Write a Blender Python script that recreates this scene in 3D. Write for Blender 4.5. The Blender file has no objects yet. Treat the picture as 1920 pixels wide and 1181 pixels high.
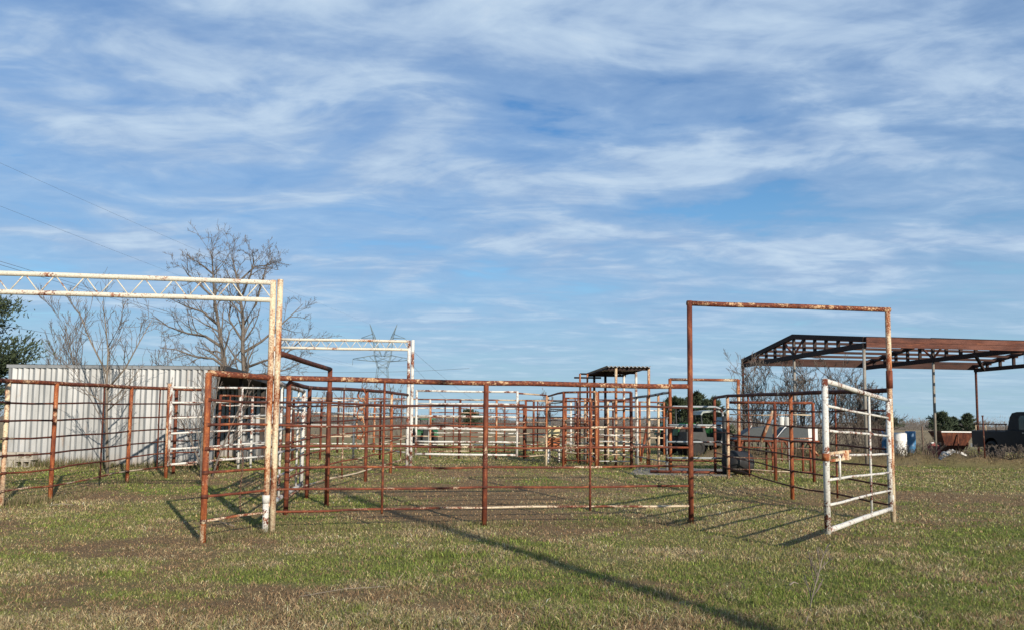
import bpy, math, random
import numpy as np
from mathutils import Vector, Matrix

random.seed(7)
RNG = np.random.default_rng(11)
S = bpy.context.scene
COL = S.collection
R = math.radians

# ------------------------------------------------------------------ camera
F, PX, PY = 1450.0, 960.0, 680.0          # focal length and principal point, in photograph pixels
CAM = Vector((0, 0, 1.4))
PITCH, ROLL = R(4.38), R(0.55)
CR = Matrix.Rotation(math.pi / 2 + PITCH, 3, 'X') @ Matrix.Rotation(ROLL, 3, 'Z')
cd = bpy.data.cameras.new('camera')
cam = bpy.data.objects.new('camera', cd)
COL.objects.link(cam)
cam.matrix_world = Matrix.Translation(CAM) @ CR.to_4x4()
cd.sensor_width = 36.0
cd.lens = 36.0 * F / 1920
cd.shift_y = (PY - 590.5) / 1920
cd.clip_end = 6000
S.camera = cam

# ------------------------------------------------------------------ sun and sky
SUN_EL = R(21.5)
SUN_H = Vector((0.47, -0.88)).normalized()           # towards the sun, on the ground plane
sd = bpy.data.lights.new('sun', 'SUN')
sd.energy = 4.6
sd.angle = R(0.55)
sd.color = (1.0, 0.89, 0.74)
sun = bpy.data.objects.new('sun', sd)
COL.objects.link(sun)
to_sun = Vector((SUN_H.x * math.cos(SUN_EL), SUN_H.y * math.cos(SUN_EL), math.sin(SUN_EL)))
sun.rotation_euler = to_sun.to_track_quat('Z', 'Y').to_euler()
sun.location = to_sun * 50

world = bpy.data.worlds.new('World')
S.world = world
world.use_nodes = True
nt = world.node_tree
nt.nodes.clear()


def N(tree, kind, **kw):
    n = tree.nodes.new(kind)
    for k, v in kw.items():
        if k in n.inputs:
            n.inputs[k].default_value = v
        else:
            setattr(n, k, v)
    return n


def lk(tree, a, b):
    tree.links.new(a, b)


def mth(tree, op, a, b=None, clamp=False):
    n = tree.nodes.new('ShaderNodeMath')
    n.operation = op
    n.use_clamp = clamp
    for i, v in enumerate((a, b)):
        if v is None:
            continue
        if isinstance(v, (int, float)):
            n.inputs[i].default_value = v
        else:
            tree.links.new(v, n.inputs[i])
    return n.outputs[0]


def ramp(tree, fac, stops, interp='LINEAR'):
    n = tree.nodes.new('ShaderNodeValToRGB')
    n.color_ramp.interpolation = interp
    el = n.color_ramp.elements
    while len(el) < len(stops):
        el.new(0.5)
    for e, (p, c) in zip(el, stops):
        e.position = p
        e.color = (c, c, c, 1) if isinstance(c, (int, float)) else (*c, 1)
    tree.links.new(fac, n.inputs[0])
    return n.outputs[0]


def mixc(tree, fac, a, b):
    n = tree.nodes.new('ShaderNodeMix')
    n.data_type = 'RGBA'
    for sock, v in ((n.inputs[0], fac), (n.inputs[6], a), (n.inputs[7], b)):
        if isinstance(v, tuple):
            sock.default_value = (*v, 1)
        elif isinstance(v, (int, float)):
            sock.default_value = v
        else:
            tree.links.new(v, sock)
    return n.outputs[2]


SKY = 0.1
sky = N(nt, 'ShaderNodeTexSky', sky_type='NISHITA', sun_disc=False)
sky.sun_elevation = SUN_EL
sky.sun_rotation = math.atan2(SUN_H.x, SUN_H.y)
sky.air_density = 1.0
sky.dust_density = 0.6
sky.ozone_density = 2.0
tc = N(nt, 'ShaderNodeTexCoord')
sp = N(nt, 'ShaderNodeSeparateXYZ')
lk(nt, tc.outputs['Generated'], sp.inputs[0])
zc = mth(nt, 'ADD', mth(nt, 'MAXIMUM', sp.outputs[2], 0.0), 0.10)
cb = N(nt, 'ShaderNodeCombineXYZ')
lk(nt, mth(nt, 'DIVIDE', sp.outputs[0], zc), cb.inputs[0])
lk(nt, mth(nt, 'DIVIDE', sp.outputs[1], zc), cb.inputs[1])


def cloud_noise(loc, rot, scl, scale, detail, rough, dist):
    m = N(nt, 'ShaderNodeMapping')
    m.inputs['Location'].default_value = loc
    m.inputs['Rotation'].default_value = (0, 0, R(rot))
    m.inputs['Scale'].default_value = scl
    lk(nt, cb.outputs[0], m.inputs[0])
    n = N(nt, 'ShaderNodeTexNoise', Scale=scale, Detail=detail, Roughness=rough, Distortion=dist)
    lk(nt, m.outputs[0], n.inputs['Vector'])
    return n.outputs[0]


big = cloud_noise((3.1, 1.7, 0.0), 32, (0.75, 1.1, 1), 1.5, 6.0, 0.58, 0.7)
wisp = cloud_noise((0.4, 5.2, 0.0), 42, (0.65, 1.35, 1), 2.6, 9.0, 0.56, 0.9)
fine = cloud_noise((7.7, 2.2, 0.0), -38, (0.8, 1.3, 1), 5.0, 9.0, 0.58, 0.7)
mixn = mth(nt, 'ADD', mth(nt, 'MULTIPLY', big, 0.58), mth(nt, 'ADD', mth(nt, 'MULTIPLY', wisp, 0.30), mth(nt, 'MULTIPLY', fine, 0.12)))


def sky_uv(px, py):
    d = (CR @ Vector(((px - PX) / F, -(py - PY) / F, -1.0))).normalized()
    return Vector((d.x / (d.z + .10), d.y / (d.z + .10)))


warp = N(nt, 'ShaderNodeTexNoise', Scale=1.6, Detail=5.0, Roughness=0.6)
lk(nt, cb.outputs[0], warp.inputs['Vector'])
wv = N(nt, 'ShaderNodeVectorMath', operation='MULTIPLY_ADD')
wv.inputs[1].default_value = (0.9, 0.9, 0)
wv.inputs[2].default_value = (-0.45, -0.45, 0)
lk(nt, warp.outputs['Color'], wv.inputs[0])
wa = N(nt, 'ShaderNodeVectorMath', operation='ADD')
lk(nt, cb.outputs[0], wa.inputs[0])
lk(nt, wv.outputs[0], wa.inputs[1])
# breaks and thicker banks in the cloud sheet (the sheet itself goes on all round)
for px_, py_, wx_, wy_, rot_, amt in ((1350, 400, 420, 62, -4, -.16), (1760, 430, 300, 50, 14, -.10), (1050, 205, 240, 70, 10, -.05), (1440, 195, 300, 80, 0, -.04), (1850, 320, 200, 80, 14, -.08),
                                      (700, 578, 560, 30, 0, -.06), (1800, 545, 330, 30, 10, -.09), (60, 280, 180, 60, 0, -.03), (330, 90, 330, 110, 0, .12), (1120, 70, 200, 90, -30, .05), (1000, 440, 480, 60, 4, .06), (700, 300, 330, 70, 5, .06), (1600, 275, 460, 34, -12, .09), (1450, 60, 520, 150, 0, .05)):
    c0 = sky_uv(px_, py_)
    ex = sky_uv(px_ + wx_, py_) - c0
    ey = sky_uv(px_, py_ - wy_) - c0
    sb = N(nt, 'ShaderNodeVectorMath', operation='SUBTRACT')
    sb.inputs[1].default_value = (c0.x, c0.y, 0)
    lk(nt, wa.outputs[0], sb.inputs[0])
    mp_ = N(nt, 'ShaderNodeMapping')
    mp_.inputs['Rotation'].default_value = (0, 0, R(rot_))
    mp_.inputs['Scale'].default_value = (1 / max(ex.length, .01), 1 / max(ey.length, .01), 0)
    lk(nt, sb.outputs[0], mp_.inputs[0])
    ln_ = N(nt, 'ShaderNodeVectorMath', operation='LENGTH')
    lk(nt, mp_.outputs[0], ln_.inputs[0])
    fall = ramp(nt, ln_.outputs['Value'], [(0.0, 1.0), (0.5, 0.5), (1.0, 0.0)], 'EASE')
    mixn = mth(nt, 'ADD', mixn, mth(nt, 'MULTIPLY', fall, amt))
cover = ramp(nt, mixn, [(0.33, 0.0), (0.45, 0.58), (0.58, 0.94)], 'EASE')
lum = mth(nt, 'ADD', mth(nt, 'MULTIPLY', mixn, 0.55), mth(nt, 'ADD', mth(nt, 'MULTIPLY', wisp, 0.25), mth(nt, 'MULTIPLY', fine, 0.2)))
ccol = ramp(nt, lum, [(0.38, (1.85, 2.80, 4.55)), (0.50, (2.70, 3.75, 5.35)), (0.60, (3.9, 4.95, 6.2)), (0.70, (5.0, 5.8, 6.6))])
# towards the horizon the clouds thin into the pale air
elev = ramp(nt, sp.outputs[2], [(0.0, 0.35), (0.10, 0.75), (0.2, 1.0)])
cfac = mth(nt, 'MULTIPLY', cover, elev, True)
tint = N(nt, 'ShaderNodeMix', data_type='RGBA', blend_type='MULTIPLY')
tint.inputs[0].default_value = 1.0
tint.inputs[7].default_value = (0.35, 0.76, 1.06, 1)
lk(nt, sky.outputs[0], tint.inputs[6])
veil = ramp(nt, sp.outputs[2], [(0.0, 0.95), (0.06, 0.85), (0.16, 0.5), (0.36, 0.0)])   # pale air low over the horizon
clear = mixc(nt, veil, tint.outputs[2], (3.1, 4.5, 5.25))
skyc = mixc(nt, cfac, clear, ccol)
bg = N(nt, 'ShaderNodeBackground', Strength=SKY)
lk(nt, skyc, bg.inputs[0])
wo = N(nt, 'ShaderNodeOutputWorld')
lk(nt, bg.outputs[0], wo.inputs[0])
world.cycles.sampling_method = 'MANUAL'
world.cycles.sample_map_resolution = 128

S.view_settings.view_transform = 'Standard'
S.view_settings.look = 'None'
S.view_settings.gamma = 1.0
S.view_settings.exposure = 0.42
S.cycles.max_bounces = 6
S.cycles.use_denoising = True

# ------------------------------------------------------------------ helpers: noise, terrain, pixel to place
_TAB = RNG.random((256, 256))


def vnoise(x, y, s, seed=0):
    x = np.asarray(x, float) * s + seed * 17.31
    y = np.asarray(y, float) * s + seed * 9.77
    xi = np.floor(x).astype(int)
    yi = np.floor(y).astype(int)
    fx = x - xi
    fy = y - yi
    fx = fx * fx * (3 - 2 * fx)
    fy = fy * fy * (3 - 2 * fy)
    a = _TAB[xi % 256, yi % 256]
    b = _TAB[(xi + 1) % 256, yi % 256]
    c = _TAB[xi % 256, (yi + 1) % 256]
    d = _TAB[(xi + 1) % 256, (yi + 1) % 256]
    return (a * (1 - fx) + b * fx) * (1 - fy) + (c * (1 - fx) + d * fx) * fy


def fbm(x, y, s, seed=0, o=4):
    t = 0
    amp, tot = 1.0, 0.0
    for k in range(o):
        t = t + amp * vnoise(x, y, s * 2 ** k, seed + k * 3)
        tot += amp
        amp *= 0.55
    return t / tot


def sstep(t):
    t = np.clip(t, 0, 1)
    return t * t * (3 - 2 * t)


RIDGE = [(7.5, 28.5), (11.0, 27.2), (13.5, 25.0), (18.0, 22.0), (24.0, 19.5)]   # turned-up soil along the yard's edge


def ridge_dist(x, y):
    x = np.asarray(x, float)
    y = np.asarray(y, float)
    best = np.full(np.broadcast(x, y).shape, 1e9)
    for (ax, ay), (bx, by) in zip(RIDGE[:-1], RIDGE[1:]):
        vx, vy = bx - ax, by - ay
        t = np.clip(((x - ax) * vx + (y - ay) * vy) / (vx * vx + vy * vy), 0, 1)
        best = np.minimum(best, np.hypot(x - ax - t * vx, y - ay - t * vy))
    return best


def tz(x, y):
    z = 0.15 * sstep((np.asarray(y, float) - 11) / 9)
    near = 1 - sstep((np.asarray(y, float) - 30) / 20)
    z = z + 0.035 * (fbm(x, y, 0.45, 2, 3) - 0.5) * near
    rd = ridge_dist(x, y)
    z = z + 0.34 * np.exp(-(rd / 0.5) ** 2) * (0.45 + 1.0 * vnoise(x, y, 1.3, 5))
    return z


def gz(x, y):
    return float(tz(x, y))


def ray(px, py):
    return CR @ Vector(((px - PX) / F, -(py - PY) / F, -1.0))


def at(px, py, Y):
    d = ray(px, py)
    return CAM + d * (Y / d.y)


def col_at(px, Y, py=860):
    """ground point at depth Y seen in column px"""
    p = at(px, py, Y)
    return Vector((p.x, p.y, gz(p.x, p.y)))


def gp(px, py):
    """ground point seen at a pixel"""
    d = ray(px, py)
    z = 0.0
    for _ in range(12):
        t = (z - CAM.z) / d.z
        p = CAM + d * t
        z = gz(p.x, p.y)
    return Vector((p.x, p.y, z))


# ------------------------------------------------------------------ helpers: materials
MATS = {}


def mat_base(name, rough=0.7, metal=0.0):
    m = bpy.data.materials.new(name)
    m.use_nodes = True
    t = m.node_tree
    b = t.nodes['Principled BSDF']
    b.inputs['Roughness'].default_value = rough
    b.inputs['Metallic'].default_value = metal
    MATS[name] = m
    return m, t, b


def simple(name, c, rough=0.7, metal=0.0, var=0.25, scale=6.0, bump=0.0):
    """a colour with uneven wear"""
    m, t, b = mat_base(name, rough, metal)
    g = N(t, 'ShaderNodeNewGeometry')
    n = N(t, 'ShaderNodeTexNoise', Scale=scale, Detail=6.0, Roughness=0.6)
    lk(t, g.outputs['Position'], n.inputs['Vector'])
    lo = tuple(v * (1 - var) for v in c)
    hi = tuple(min(1, v * (1 + var)) for v in c)
    lk(t, ramp(t, n.outputs[0], [(0.3, lo), (0.7, hi)]), b.inputs['Base Color'])
    if bump:
        bn = N(t, 'ShaderNodeBump', Strength=bump, Distance=0.01)
        lk(t, n.outputs[0], bn.inputs['Height'])
        lk(t, bn.outputs[0], b.inputs['Normal'])
    return m


RUST = [(0.36, (0.050, 0.015, 0.010)), (0.47, (0.105, 0.029, 0.017)), (0.56, (0.185, 0.052, 0.023)), (0.66, (0.36, 0.14, 0.055))]
RUST_DARK = [(0.36, (0.028, 0.011, 0.009)), (0.48, (0.060, 0.019, 0.013)), (0.58, (0.11, 0.034, 0.018)), (0.68, (0.24, 0.09, 0.04))]
RUST_ORANGE = [(0.36, (0.085, 0.022, 0.012)), (0.46, (0.185, 0.050, 0.021)), (0.55, (0.32, 0.10, 0.034)), (0.65, (0.50, 0.25, 0.10))]
CREAM = (0.66, 0.55, 0.38)
WHITE = (0.64, 0.625, 0.58)


def pipe_mat(name, rust, paint, lo, hi, stretch=(1, 1, 1), scale=5.0, speck=0.35):
    """weathered pipe: rust in patches with old paint flaking over it; lo/hi set how much paint is left"""
    m, t, b = mat_base(name, 0.72)
    g = N(t, 'ShaderNodeNewGeometry')
    oi = N(t, 'ShaderNodeObjectInfo')
    mp = N(t, 'ShaderNodeMapping')
    mp.inputs['Scale'].default_value = stretch
    lk(t, g.outputs['Position'], mp.inputs[0])
    w = mth(t, 'MULTIPLY', oi.outputs['Random'], 37.0)

    def noise(sc, det, vec):
        n = N(t, 'ShaderNodeTexNoise', noise_dimensions='4D', Scale=sc, Detail=det, Roughness=0.65)
        lk(t, vec, n.inputs['Vector'])
        lk(t, w, n.inputs['W'])
        return n.outputs[0]

    a = noise(scale, 7.0, mp.outputs[0])
    c = noise(scale * 0.35, 2.0, g.outputs['Position'])
    sp_ = noise(55.0, 3.0, g.outputs['Position'])
    rc = ramp(t, mth(t, 'ADD', mth(t, 'MULTIPLY', noise(scale * 2.2, 6.0, mp.outputs[0]), 0.75), mth(t, 'MULTIPLY', sp_, 0.25)), rust)
    k = mth(t, 'ADD', mth(t, 'MULTIPLY', a, 0.45), mth(t, 'ADD', mth(t, 'MULTIPLY', c, 0.35), mth(t, 'MULTIPLY', sp_, speck * 0.6)))
    msk = ramp(t, k, [(lo, 0.0), (hi, 1.0)])
    dirty = ramp(t, sp_, [(0.35, tuple(v * 0.72 for v in paint)), (0.6, paint)])
    lk(t, mixc(t, msk, rc, dirty), b.inputs['Base Color'])
    b.inputs['Specular IOR Level'].default_value = 0.25
    bn = N(t, 'ShaderNodeBump', Strength=0.6, Distance=0.006)
    lk(t, k, bn.inputs['Height'])
    lk(t, bn.outputs[0], b.inputs['Normal'])
    return m


VERT = (1.6, 1.6, 0.32)
HORZ = (0.35, 0.8, 1.8)
pipe_mat('rust_post', RUST_ORANGE, CREAM, 0.535, 0.60, VERT)
pipe_mat('rust_red_post', RUST, CREAM, 0.60, 0.66, VERT)
pipe_mat('cream_post', RUST_ORANGE, CREAM, 0.455, 0.55, VERT)
pipe_mat('rust_top', RUST, (0.5, 0.33, 0.19), 0.612, 0.66, (0.8, 0.8, 1.3), 15.0, 0.6)
pipe_mat('rust_dark_top', RUST_DARK, CREAM, 0.585, 0.64, (0.7, 0.7, 1.4), 6.0)
pipe_mat('rust_rail', RUST, CREAM, 0.575, 0.62, (0.5, 0.5, 1.5), 4.0)
pipe_mat('rust_dark_rail', RUST_DARK, CREAM, 0.60, 0.65, (0.5, 0.5, 1.5), 4.0)
pipe_mat('mixed_rail', RUST, (0.56, 0.46, 0.33), 0.50, 0.545, (0.5, 0.5, 1.5), 3.2)
pipe_mat('white_pipe', RUST, (0.60, 0.585, 0.54), 0.49, 0.53, (1, 1, 1), 9.0, 0.5)
pipe_mat('white_truss', RUST_ORANGE, (0.62, 0.58, 0.49), 0.485, 0.55, (1, 1, 1), 9.0, 0.6)
pipe_mat('white_worn', RUST, WHITE, 0.465, 0.525, (1, 1, 1), 6.0, 0.4)
pipe_mat('grey_pipe', RUST_DARK, (0.33, 0.36, 0.37), 0.42, 0.46, (1, 1, 1), 5.0, 0.3)
pipe_mat('shaded_rust', [(0.36, (0.012, 0.006, 0.005)), (0.48, (0.03, 0.011, 0.008)), (0.58, (0.05, 0.018, 0.011)), (0.68, (0.09, 0.035, 0.02))], (0.055, 0.024, 0.017), 0.46, 0.60, (0.4, 0.4, 2.5), 2.2, 0.3)  # darker copy of the beam rust; the eave's shade is put into its colour
pipe_mat('rust_beam', RUST_DARK, (0.165, 0.066, 0.045), 0.44, 0.58, (0.4, 0.4, 2.5), 2.2, 0.3)
pipe_mat('dark_steel', [(0.3, (0.012, 0.009, 0.009)), (0.6, (0.035, 0.017, 0.014)), (0.8, (0.09, 0.035, 0.02)), (0.9, (0.12, 0.05, 0.03))], (0.12, 0.07, 0.05), 0.62, 0.72)
pipe_mat('grey_post', [(0.3, (0.10, 0.08, 0.065)), (0.5, (0.22, 0.20, 0.17)), (0.65, (0.30, 0.28, 0.25)), (0.8, (0.36, 0.34, 0.30))], (0.40, 0.38, 0.34), 0.55, 0.7, VERT)
simple('bark', (0.125, 0.105, 0.088), 0.9, var=0.4, scale=18, bump=0.6)
simple('twig', (0.125, 0.10, 0.082), 0.9, var=0.35, scale=3)
simple('pale_twig', (0.20, 0.165, 0.13), 0.9, var=0.3, scale=3)
simple('cedar_leaf', (0.034, 0.050, 0.020), 0.8, var=0.55, scale=2.5)
simple('cedar_far', (0.040, 0.058, 0.030), 0.9, var=0.4, scale=0.4)
simple('black_rubber', (0.012, 0.012, 0.013), 0.6, var=0.4, scale=9)
simple('tire', (0.016, 0.015, 0.014), 0.85, var=0.4, scale=14)
simple('tractor_green', (0.010, 0.075, 0.020), 0.35, var=0.25, scale=5)
simple('tractor_yellow', (0.62, 0.42, 0.03), 0.5, var=0.2)
simple('machine_dark', (0.022, 0.024, 0.024), 0.6, var=0.4)
simple('machine_grey', (0.22, 0.25, 0.23), 0.45, var=0.25)
simple('blue_plastic', (0.035, 0.135, 0.27), 0.5, var=0.25, scale=4)
simple('blue_dark', (0.02, 0.06, 0.17), 0.5, var=0.25, scale=4)
simple('red_paint', (0.24, 0.045, 0.045), 0.6, var=0.3, scale=5)
simple('concrete', (0.20, 0.18, 0.155), 0.95, var=0.22, scale=5, bump=0.3)
simple('block', (0.34, 0.31, 0.26), 0.95, var=0.2, scale=14, bump=0.5)
simple('chain_steel', (0.11, 0.055, 0.035), 0.6, var=0.4, scale=30)
simple('tub_cream', (0.55, 0.47, 0.27), 0.7, var=0.25, scale=6)
simple('tub_orange', (0.42, 0.13, 0.045), 0.7, var=0.3, scale=8)
simple('wood_pole', (0.12, 0.085, 0.06), 0.9, var=0.35, scale=8, bump=0.4)
simple('wire', (0.10, 0.11, 0.13), 0.6, var=0.1)
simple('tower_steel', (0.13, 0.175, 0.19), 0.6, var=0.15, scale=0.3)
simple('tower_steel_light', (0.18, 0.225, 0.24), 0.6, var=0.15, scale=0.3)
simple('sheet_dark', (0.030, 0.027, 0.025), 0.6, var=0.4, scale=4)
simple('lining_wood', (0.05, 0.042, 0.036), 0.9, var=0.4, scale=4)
pipe_mat('roof_tin', RUST_DARK, (0.42, 0.42, 0.41), 0.40, 0.52, (1, 1, 1), 2.0)
pipe_mat('feeder_metal', RUST, (0.075, 0.085, 0.09), 0.34, 0.42, (1, 1, 1), 3.0)
pipe_mat('feeder_white', RUST, (0.72, 0.72, 0.70), 0.33, 0.40, (1, 1, 1), 3.0)
pipe_mat('hopper_rust', RUST_DARK, (0.20, 0.075, 0.04), 0.5, 0.62, (1.5, 1.5, 0.4), 4.0)
pipe_mat('barrel_white', [(0.3, (0.06, 0.055, 0.05)), (0.5, (0.2, 0.19, 0.17)), (0.7, (0.4, 0.38, 0.35)), (0.9, (0.5, 0.5, 0.5))], (0.82, 0.82, 0.80), 0.40, 0.46, (1, 1, 1), 7.0)
pipe_mat('rock_white', [(0.3, (0.05, 0.045, 0.04)), (0.5, (0.16, 0.14, 0.12)), (0.7, (0.25, 0.23, 0.2)), (0.9, (0.3, 0.3, 0.28))], (0.66, 0.64, 0.59), 0.465, 0.53, (1, 1, 1), 9.0)


def shed_mat():
    m, t, b = mat_base('shed_tin', 0.36, 0.35)
    g = N(t, 'ShaderNodeNewGeometry')
    mp = N(t, 'ShaderNodeMapping')
    mp.inputs['Scale'].default_value = (1.2, 1.2, 0.25)
    lk(t, g.outputs['Position'], mp.inputs[0])
    n = N(t, 'ShaderNodeTexNoise', Scale=2.4, Detail=7.0, Roughness=0.65)
    lk(t, mp.outputs[0], n.inputs['Vector'])
    oi = N(t, 'ShaderNodeObjectInfo')
    c = ramp(t, n.outputs[0], [(0.35, (0.21, 0.217, 0.22)), (0.5, (0.27, 0.277, 0.28)), (0.65, (0.325, 0.33, 0.333))])
    sz = N(t, 'ShaderNodeSeparateXYZ')
    lk(t, g.outputs['Position'], sz.inputs[0])
    n2 = N(t, 'ShaderNodeTexNoise', Scale=5.0, Detail=6.0, Roughness=0.7)
    lk(t, mp.outputs[0], n2.inputs['Vector'])
    splash = ramp(t, mth(t, 'ADD', mth(t, 'MULTIPLY', sz.outputs[2], 0.75), mth(t, 'MULTIPLY', n2.outputs[0], 0.5)), [(0.30, 0.75), (0.62, 0.0)])
    c = mixc(t, splash, c, (0.20, 0.15, 0.105))
    streak = ramp(t, n2.outputs[0], [(0.60, 0.0), (0.74, 0.55)])
    c = mixc(t, streak, c, (0.24, 0.15, 0.09))
    v = mth(t, 'ADD', mth(t, 'MULTIPLY', oi.outputs['Random'], 0.22), 0.84)
    mx = N(t, 'ShaderNodeVectorMath', operation='SCALE')
    lk(t, c, mx.inputs[0])
    lk(t, v, mx.inputs['Scale'])
    lk(t, mx.outputs[0], b.inputs['Base Color'])
    return m


shed_mat()


def glass_mat():
    m, t, b = mat_base('car_glass', 0.08)
    b.inputs['Base Color'].default_value = (0.10, 0.15, 0.155, 1)  # teal grey base colour paints in the sky's reflection
    b.inputs['Metallic'].default_value = 0.35
    b.inputs['Coat Weight'].default_value = 0.5
    g = N(t, 'ShaderNodeNewGeometry')
    n = N(t, 'ShaderNodeTexNoise', Scale=3.0, Detail=3.0)
    lk(t, g.outputs['Position'], n.inputs['Vector'])
    lk(t, ramp(t, n.outputs[0], [(0.3, 0.05), (0.7, 0.22)]), b.inputs['Roughness'])
    m2 = simple('truck_paint', (0.0035, 0.005, 0.010), 0.45, var=0.5, scale=3)
    m2.node_tree.nodes['Principled BSDF'].inputs['Specular IOR Level'].default_value = 0.28


glass_mat()
simple('chrome', (0.55, 0.55, 0.55), 0.3, 0.8, var=0.2)

# ------------------------------------------------------------------ helpers: meshes and things
ORG = {}


class MB:
    def __init__(s):
        s.v, s.f, s.sm = [], [], []

    def tube(s, pts, r, n=8, caps=True, r2=None, sm=True):
        pts = [Vector(p) for p in pts]
        k = len(pts)
        rs = r if isinstance(r, (list, tuple)) else [r + ((r2 if r2 is not None else r) - r) * i / max(1, k - 1) for i in range(k)]
        b = len(s.v)
        for i, p in enumerate(pts):
            d = (pts[min(i + 1, k - 1)] - pts[max(i - 1, 0)]).normalized()
            a = Vector((0, 0, 1)) if abs(d.z) < 0.9 else Vector((1, 0, 0))
            u = d.cross(a).normalized()
            w = u.cross(d)
            for j in range(n):
                t = 2 * math.pi * j / n
                s.v.append(p + (u * math.cos(t) + w * math.sin(t)) * rs[i])
        for i in range(k - 1):
            for j in range(n):
                j2 = (j + 1) % n
                s.f.append((b + i * n + j, b + i * n + j2, b + (i + 1) * n + j2, b + (i + 1) * n + j))
                s.sm.append(sm)
        if caps:
            s.f.append(tuple(b + j for j in reversed(range(n))))
            s.f.append(tuple(b + (k - 1) * n + j for j in range(n)))
            s.sm += [False, False]
        return s

    def quad(s, a, b, c, d):
        i = len(s.v)
        s.v += [Vector(a), Vector(b), Vector(c), Vector(d)]
        s.f.append((i, i + 1, i + 2, i + 3))
        s.sm.append(False)
        return s

    def box(s, c, size, M=None):
        hx, hy, hz = size[0] / 2, size[1] / 2, size[2] / 2
        i = len(s.v)
        for x, y, z in ((-1, -1, -1), (1, -1, -1), (1, 1, -1), (-1, 1, -1), (-1, -1, 1), (1, -1, 1), (1, 1, 1), (-1, 1, 1)):
            p = Vector((x * hx, y * hy, z * hz))
            if M is not None:
                p = M @ p
            s.v.append(p + Vector(c))
        for f in ((0, 3, 2, 1), (4, 5, 6, 7), (0, 1, 5, 4), (1, 2, 6, 5), (2, 3, 7, 6), (3, 0, 4, 7)):
            s.f.append(tuple(i + k for k in f))
            s.sm.append(False)
        return s

    def beam(s, a, b, w, h, up=Vector((0, 0, 1))):
        a, b = Vector(a), Vector(b)
        d = (b - a)
        L = d.length
        d.normalize()
        u = up if abs(d.dot(up)) < 0.95 else Vector((1, 0, 0))
        sx = d.cross(u).normalized()
        uz = sx.cross(d)
        M = Matrix((d, sx, uz)).transposed()
        return s.box((a + b) / 2, (L, w, h), M)

    def lathe(s, prof, n=20, c=(0, 0, 0), axis='Z', sm=True):
        b = len(s.v)
        for (r, z) in prof:
            for j in range(n):
                t = 2 * math.pi * j / n
                p = (r * math.cos(t), r * math.sin(t), z)
                if axis == 'Y':
                    p = (p[0], p[2], p[1])
                elif axis == 'X':
                    p = (p[2], p[0], p[1])
                s.v.append(Vector(p) + Vector(c))
        for i in range(len(prof) - 1):
            for j in range(n):
                j2 = (j + 1) % n
                s.f.append((b + i * n + j, b + i * n + j2, b + (i + 1) * n + j2, b + (i + 1) * n + j))
                s.sm.append(sm)
        s.f.append(tuple(b + j for j in range(n)))
        s.f.append(tuple(b + (len(prof) - 1) * n + j for j in range(n)))
        s.sm += [False, False]
        return s

    def prism(s, prof, y0, y1, bev=0.0):
        """profile in (x, z) extruded along y"""
        b = len(s.v)
        k = len(prof)
        for y in (y0, y1):
            for (x, z) in prof:
                s.v.append(Vector((x, y, z)))
        s.f.append(tuple(b + j for j in range(k)))
        s.f.append(tuple(b + k + j for j in reversed(range(k))))
        s.sm += [False, False]
        for j in range(k):
            j2 = (j + 1) % k
            s.f.append((b + j2, b + j, b + k + j, b + k + j2))
            s.sm.append(False)
        return s

    def xf(s, M):
        s.v = [M @ p for p in s.v]
        return s

    def build(s, name, mat, parent=None):
        me = bpy.data.meshes.new(name)
        o0 = Vector((0, 0, 0))
        if parent is not None:
            o0 = ORG.get(parent.name, o0)
        me.from_pydata([tuple(p - o0) for p in s.v], [], s.f)
        me.polygons.foreach_set('use_smooth', s.sm)
        me.materials.append(MATS[mat])
        me.update()
        o = bpy.data.objects.new(name, me)
        COL.objects.link(o)
        if parent is not None:
            o.parent = parent
            ORG[o.name] = o0
        return o


def tag(o, label=None, cat=None, group=None, kind=None):
    for k, v in (('label', label), ('category', cat), ('group', group), ('kind', kind)):
        if v:
            o[k] = v
    return o


def thing(name, label, cat, loc, group=None):
    e = bpy.data.objects.new(name, None)
    e.empty_display_size = 0.2
    COL.objects.link(e)
    e.location = loc
    ORG[e.name] = Vector(loc)
    return tag(e, label, cat, group)


def wob(a, b, amp=0.008, step=0.55):
    """points along a slightly bent pipe"""
    a, b = Vector(a), Vector(b)
    n = max(2, int((b - a).length / step))
    out = []
    ph = random.uniform(0, 6.3)
    for i in range(n + 1):
        t = i / n
        p = a.lerp(b, t)
        e = 1 if 0 < i < n else 0.0
        p = p + Vector((0, 0, 1)) * e * (amp * math.sin(ph + 5 * t) + random.uniform(-amp, amp) * 0.5)
        if abs((b - a).normalized().z) < 0.8:
            p = p + Vector((0, 1, 0)) * e * random.uniform(-amp, amp) * 0.6
        else:
            p = p + Vector((1, 0.3, 0)) * e * random.uniform(-amp, amp) * 0.6
        out.append(p)
    return out


def post(root, p, h, r, mat, lean=(0, 0), n=12, name='post', z0=-0.06):
    p = Vector(p)
    top = p + Vector((lean[0], lean[1], h))
    m = MB().tube([p + Vector((0, 0, z0)), p.lerp(top, 0.35), p.lerp(top, 0.7), top], r, n)
    o = m.build(name, mat, root)
    return o


def weld(root, p, r, mat):
    MB().tube([Vector(p) + Vector((0, 0, -0.02)), Vector(p) + Vector((0, 0, 0.02))], r, 10).build('weld_collar', mat, root)


def polyline_rail(root, pts, z, r, mat, name='rail', n=8, amp=0.008):
    out = []
    for a, b in zip(pts[:-1], pts[1:]):
        w = wob(Vector((a.x, a.y, a.z + z)), Vector((b.x, b.y, b.z + z)), amp)
        out += w if not out else w[1:]
    return MB().tube(out, r, n).build(name, mat, root)


RZ = [1.62, 1.335, 1.06, 0.79, 0.52, 0.24]


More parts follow.
